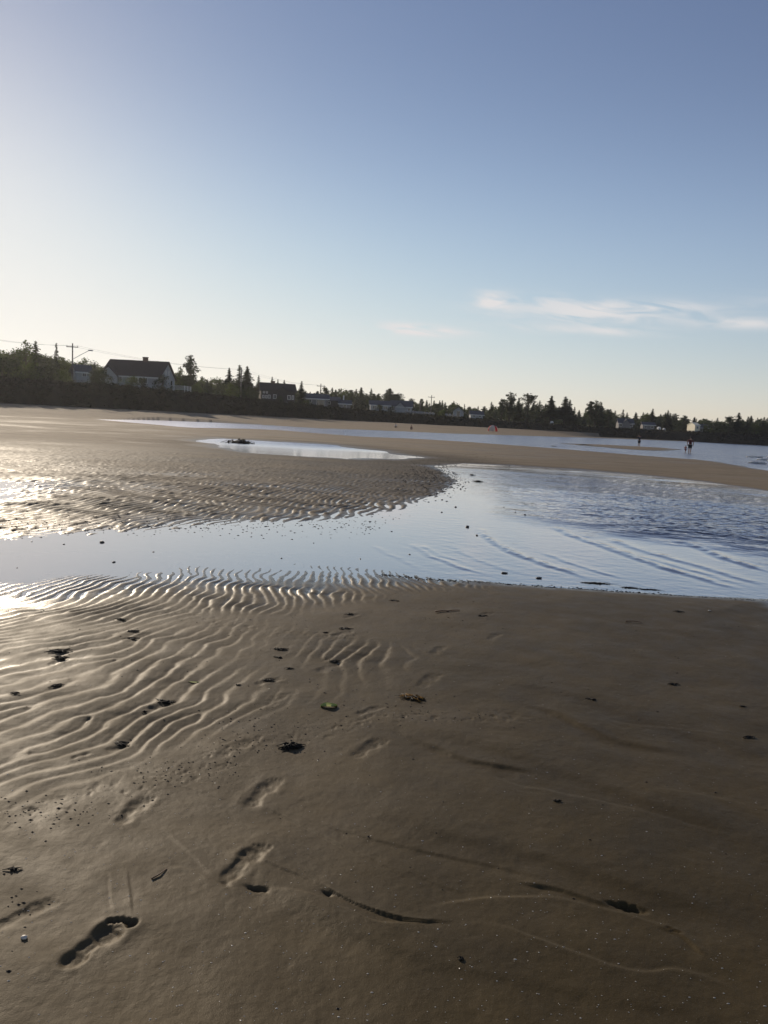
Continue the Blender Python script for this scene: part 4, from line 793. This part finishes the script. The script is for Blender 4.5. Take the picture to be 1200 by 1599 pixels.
SWD = [(455, 1167, 42, .028, 60, 'largest dark seaweed clump, heaped up in the middle of the foreground sand'),
 (208, 986, 26, .008, 16, 'flat dark seaweed scrap on the ripples below the left of the pool'), (190, 967, 20, .007, 12, 'small dark seaweed scrap nearest the ripples at the left of the pool'),
 (206, 997, 24, .006, 12, 'thin dark seaweed streak just below the flat scrap on the left'), (93, 1017, 36, .010, 18, 'upper of two dark seaweed strips at the far left'),
 (95, 1027, 30, .009, 16, 'lower of two dark seaweed strips at the far left'), (88, 1071, 26, .009, 14, 'dark seaweed tuft on the left ripples'), (25, 1083, 20, .006, 10, 'dark seaweed scrap close to the left edge on the ripples'),
 (258, 1096, 34, .010, 22, 'spiky dark seaweed strip at the centre-left ripples'), (190, 1162, 34, .008, 20, 'narrow spiky dark seaweed at the lower end of the ripples'), (226, 1113, 10, .008, 8, 'dark seaweed dot left below the spiky strip'),
 (436, 1014, 26, .010, 16, 'dark seaweed tuft on the ripples, upper middle'), (437, 1027, 18, .006, 10, 'small dark tuft just under the upper middle one'), (524, 1033, 20, .009, 12, 'dark tuft at the right end of the ripples'),
 (418, 1062, 28, .008, 14, 'dark seaweed streak left of the green leaf and higher'), (452, 1044, 14, .008, 9, 'dark dot of weed in the middle of the ripples'), (372, 1070, 12, .007, 8, 'dark dot of weed beside the long yellow strand'),
 (540, 982, 26, .006, 12, 'thin dark weed streak above the ripples'), (509, 988, 12, .006, 8, 'dark dot of weed left of the thin streak'), (545, 959, 20, .007, 10, 'dark weed scrap near the pool edge, middle'), (615, 938, 18, .006, 10, 'dark weed scrap touching the pool edge ripples'),
 (754, 962, 16, .006, 10, 'faint dark weed scrap right of the reddish stalk'), (1062, 955, 16, .008, 10, 'dark weed bit on the smooth sand by the right pool edge'), (1053, 1069, 20, .008, 12, 'dark weed bit alone on the smooth sand at right'),
 (923, 1092, 16, .006, 9, 'thin dark weed bit on the smooth sand, centre right'), (1160, 1103, 12, .005, 7, 'tiny dark weed bit near the right edge'), (1170, 1152, 22, .007, 12, 'pale-topped dark weed scrap close to the right edge'),
 (870, 1251, 14, .005, 8, 'tiny weed bit on the dark sand right of centre'), (720, 1498, 14, .006, 6, 'tiny forked weed bit on the bottom sand'), (22, 1358, 22, .007, 10, 'dark weed bits at the left edge above the footprint'),
 (720, 888, 0, 0, 0, None)]
for i, (px, py, wpx, h, n, lab) in enumerate(SWD):
    if not lab: continue
    d = (P(px, py, .05)-Vector((0, 0, CAM_H))).length; r = wpx/2*d/F_PX*1.15; parts, _ = weed(100+i, r, h, n, None, max(.0028, r*.05)); o = solid('seaweed_clump', parts, M_SW, None, True); lay(o, px, py)
    prop(o, lab, 'seaweed')
parts, gold = weed(77, .10, .016, 80, True, .0035, False); e = empty('seaweed_tangle', (0, 0, 0)); lay(e, 645, 1090); prop(e, 'golden and dark tangled seaweed lying right of the green leaf', 'seaweed')
solid('dark_strands', parts, M_SW, e, True); solid('golden_strands', gold, M_SWB, e, True)
def leaf(l_, w_, curl, m, label, name, px, py, rz):
    V = []; F_ = []; n = 10
    for i in range(n+1):
        t = i/n; ww = w_*math.sin(math.pi*min(.98, t*.9+.06))**.8
        for s in (-1, 0, 1): V.append((l_*(t-.5), s*ww+.15*w_*math.sin(t*7), .004+curl*math.sin(math.pi*t)+abs(s)*w_*.35))
        if i: F_ += [((i-1)*3+k, (i-1)*3+k+1, i*3+k+1, i*3+k) for k in (0, 1)]
    k0 = len(V); V += [(x, y, z-.0012) for x, y, z in V]; F_ += [tuple(q+k0 for q in f[::-1]) for f in F_]
    o = solid(name, [(V, F_)], m, None, True); lay(o, px, py, rz, -.004); prop(o, label, 'leaf')
    return o
leaf(.095, .030, .005, M_GRN, 'bright yellow-green curled leaf on the foreground sand', 'leaf', 514, 1104, R_(12))
leaf(.13, .009, .002, M_GRN, 'long thin yellow-green strand lying across the ripples', 'eelgrass_strand', 302, 1066, R_(4))
o = solid('stalk', [tube([(-.12, 0, .005), (-.06, .01, .007), (0, 0, .006), (.05, .012, .008), (.12, .02, .005)], .006, 6, .003), blob(5, .014, .012, .011)], M_TWIG, None, True); lay(o, 700, 955, R_(20)); prop(o, 'reddish-brown weed stalk with a dark knob near the pool edge', 'weed stalk')
o = solid('twig', [tube([(-.07, 0, .006), (0, .006, .012), (.07, -.002, .006)], .004, 5, .002)], M_TWIG, None, True); lay(o, 990, 972, 0); prop(o, 'straight brown twig lying on smooth sand at right', 'twig')
o = solid('twig', [tube([(-.02, -.03, .0025), (0, 0, .004), (.014, .035, .0025)], .003, 5, .0015)], M_TWIG, None, True); lay(o, 250, 1366, 0); prop(o, 'short dark twig on bare sand above the deep toed footprint', 'twig')
o = solid('shell_piece', [blob(8, .012, .009, .006)], M_SHELL, None, True); lay(o, 38, 1465, 0, .003); prop(o, 'pale shell piece left of the deep toed footprint', 'shell')
o = solid('shell_piece', [blob(9, .014, .008, .006)], M_SHELL, None, True); lay(o, 1108, 955-1, 0, .003); prop(o, 'pale shell piece near the right end of the pool edge', 'shell')
# stones in the pool
ST = [(160, 847, 8, 'dark stone, biggest at the left of the calm pool'), (178, 878, 6, 'dark stone alone in the middle of the calm pool at left'), (730, 823, 8, 'dark upright stone left of the longest wave front'), (788, 895, 11, 'flat brown stone in the pool near the sand edge'),
      (842, 903, 12, 'low dark stone in the pool right of the flat brown one'), (355, 938, 8, 'dark stone at the tip of the ripples below the pool')]
for q in ((27, 887), (490, 848), (563, 873), (440, 872), (100, 850), (50, 846), (545, 820), (575, 823), (640, 866), (745, 836), (712, 792), (787, 792), (805, 800), (820, 804), (137, 902), (690, 800), (612, 830), (240, 862)): ST.append((q[0], q[1], random.uniform(2.5, 4.5), None))
for i, (px, py, wpx, lab) in enumerate(ST):
    p = P(px, py, 0); r = wpx/2*(p-Vector((0, 0, CAM_H))).length/F_PX; o = solid('stone', [blob(200+i, r, r*.8, r*(.48 if wpx < 10 else .2))], M_STN, None, True); o.location = (p.x, p.y, r*.12); o.rotation_euler = (0, 0, i)
    prop(o, lab or 'small dark pebble poking out of the still water of the near pool', 'stone', None if lab else 'pebbles in the near pool')
# weed heaps by the water
for i, (px, py, rx, ry, h, lab) in enumerate(((376, 692, 1.25, 1.8, .30, 'dark weedy mound in the left part of the small bright pond'), (746, 752, .22, .5, .05, 'dark slanting weed strip at the left end of the big pool'), (738, 742, .14, .5, .04, 'thin weed strip just beyond the slanting one in the big pool'),
        (930, 911, .26, .10, .018, 'long dark weed raft floating by the right pool edge'), (985, 918, .16, .08, .016, 'short dark weed raft right of the long one by the pool edge'), (1015, 921, .2, .06, .014, 'rightmost dark weed raft by the pool edge'), (865, 697, .5, .8, .1, 'little dark weed pile at the tip of the sand spit'), (914, 695, 1.2, .8, .12, 'dark weed pile on the sand spit left of the lone person'))):
    pt, _ = weed(300+i, 1, 1, 26, None, .05); pt = [([(x*rx, y*ry, z*h) for x, y, z in v], f) for v, f in pt]; o = solid('weed_heap', pt, M_SW, None, True); lay(o, px, py, 0); o.location.z = max(o.location.z, .0); prop(o, lab, 'seaweed')
# uncountable bits
def scatter(name, label, cat, items, m, flat=.5):
    parts = []
    V = []; F_ = []
    for (x, y, z, r, sd) in items:
        q = random.Random(sd); k = len(V); n = 5; a0 = q.random()*6; st_ = q.uniform(1, 2.2)
        for j in range(n): a = a0+6.2832*j/n; V.append((x+r*st_*math.cos(a)*q.uniform(.7, 1.2), y+r*math.sin(a)*q.uniform(.7, 1.2), z-r*.1))
        V.append((x, y, z+r*flat)); F_ += [(k+j, k+(j+1) % n, k+n) for j in range(n)]
    me = bpy.data.meshes.new(name); me.from_pydata(V, [], F_); me.update(); o = link(name, me, m); prop(o, label, cat, None, 'stuff'); return o
def gz_many(pts): 
    a = np.array(pts); h_ = height(a[:, 0][None, :].copy(), a[:, 1][None, :].copy())[0][0]; return h_
sr = random.Random(9); pts = []; rad = []
for _ in range(1500):
    px, py = sr.uniform(-80, 1280), 960+680*sr.random()**.8; p = P(px, py, .05); pts.append((p.x, p.y)); rad.append(.0011+.0016*sr.random()**4)
z = gz_many(pts); scatter('shell_fragments', 'tiny pale shell fragments sprinkled over the foreground sand', 'shell fragments', [(x, y, zz+.0004, r, i) for i, ((x, y), zz, r) in enumerate(zip(pts, z, rad))], M_SHELL)
pts = []; rad = []
for (cx_, cy_, sx_, sy_, n_) in ((60, 1262, 80, 22, 90), (260, 1208, 70, 18, 70), (370, 1150, 60, 35, 80), (660, 1118, 120, 14, 70), (640, 1090, 50, 14, 40), (440, 1140, 60, 30, 60), (450, 985, 120, 30, 60), (180, 1000, 120, 35, 60), (470, 1040, 110, 30, 50), (700, 960, 150, 25, 50), (950, 1000, 260, 60, 60), (600, 1200, 500, 200, 60), (30, 1400, 30, 60, 20)):
    for _ in range(n_):
        p = P(sr.gauss(cx_, sx_*.7), min(sr.gauss(cy_, sy_*.7), 1590), .05); pts.append((p.x, p.y)); rad.append(sr.uniform(.0018, .0055))
z = gz_many(pts); scatter('weed_bits', 'fine dark weed bits and grit strewn over the foreground sand', 'weed bits', [(x, y, zz, r, i) for i, ((x, y), zz, r) in enumerate(zip(pts, z, rad)) if zz > .004], M_SW, .7)
pts = []; rad = []
edge_line = smooth_line([(P(*q).x, P(*q).y) for q in ((600, 898), (640, 902), (700, 907), (800, 913), (900, 919), (1000, 926), (1100, 933), (1240, 941))], 10)
for i in range(650):
    k = min(.999, max(0, .5+.5*math.sin(sr.random()*40)*sr.random()+sr.uniform(-.4, .4)))*(len(edge_line)-1.001); j = int(k); a, b_ = edge_line[j], edge_line[j+1]; f = k-j; pts.append((a[0]+(b_[0]-a[0])*f+sr.gauss(0, .04), a[1]+(b_[1]-a[1])*f+sr.gauss(0, .035))); rad.append(sr.uniform(.003, .012))
for i in range(1500):
    px, py = sr.gauss(690, 45), sr.gauss(738, 16); p = P(px, py, 0)
    if p.y > 60: continue
    pts.append((p.x, p.y)); rad.append(sr.uniform(.010, .028))
for i in range(700):
    px, py = sr.uniform(-60, 660), sr.gauss(822, 9)-max(0, (px-300))*.02; p = P(px, py, 0); pts.append((p.x, p.y)); rad.append(sr.uniform(.005, .017))
z = gz_many(pts); scatter('wrack_line', 'dark weed crumbs and pebbles along the edges of the near pool', 'wrack', [(x, y, max(zz, 0), r, i) for i, ((x, y), zz, r) in enumerate(zip(pts, z, rad)) if zz > -.03], M_SW, .5)
# small breaking wave, far right
M_FOAM = mat('foam', (.56, .53, .9), .6, translucent=.6); M_FOAM.node_tree.nodes['Principled BSDF'].inputs['Base Color'].default_value = (.85, .87, .88, 1); parts = []
for k, (px, py, l_) in enumerate(((1179, 714.5, 1.3), (1197, 719, 1.2), (1184, 724, .7), (1225, 716, 3), (1240, 722, 3.5))):
    p = P(px, py, 0)
    for j in range(9): v, f = blob(k*20+j, .32*random.uniform(.5, 1.2), .18, .11*random.uniform(.5, 1.3), 7, 4); dx = l_*(j/8-.5); parts.append(([(x+p.x+dx, y+p.y+.25*math.sin(dx*2+k), zz+.04) for x, y, zz in v], f))
prop(solid('foam', parts, M_FOAM, None, True), 'white foam of a small breaking wave at the right edge', 'foam', None, 'stuff')
# ------------------------------------------------------------------ sea air
hz_m = bpy.data.materials.new('haze'); hz_m.use_nodes = True; t = hz_m.node_tree; t.nodes.remove(t.nodes['Principled BSDF'])
pv = nd('ShaderNodeVolumePrincipled', t); pv.inputs['Color'].default_value = (.95, .96, 1, 1); pv.inputs['Density'].default_value = .00011; pv.inputs['Anisotropy'].default_value = .66
t.links.new(pv.outputs[0], t.nodes['Material Output'].inputs['Volume'])
hz_o = solid('haze', [box(-1995, 1995, -1995, 1995, -12.5, 42)], hz_m); prop(hz_o, 'thin warm sea haze over the whole shore', 'haze', None, 'stuff')
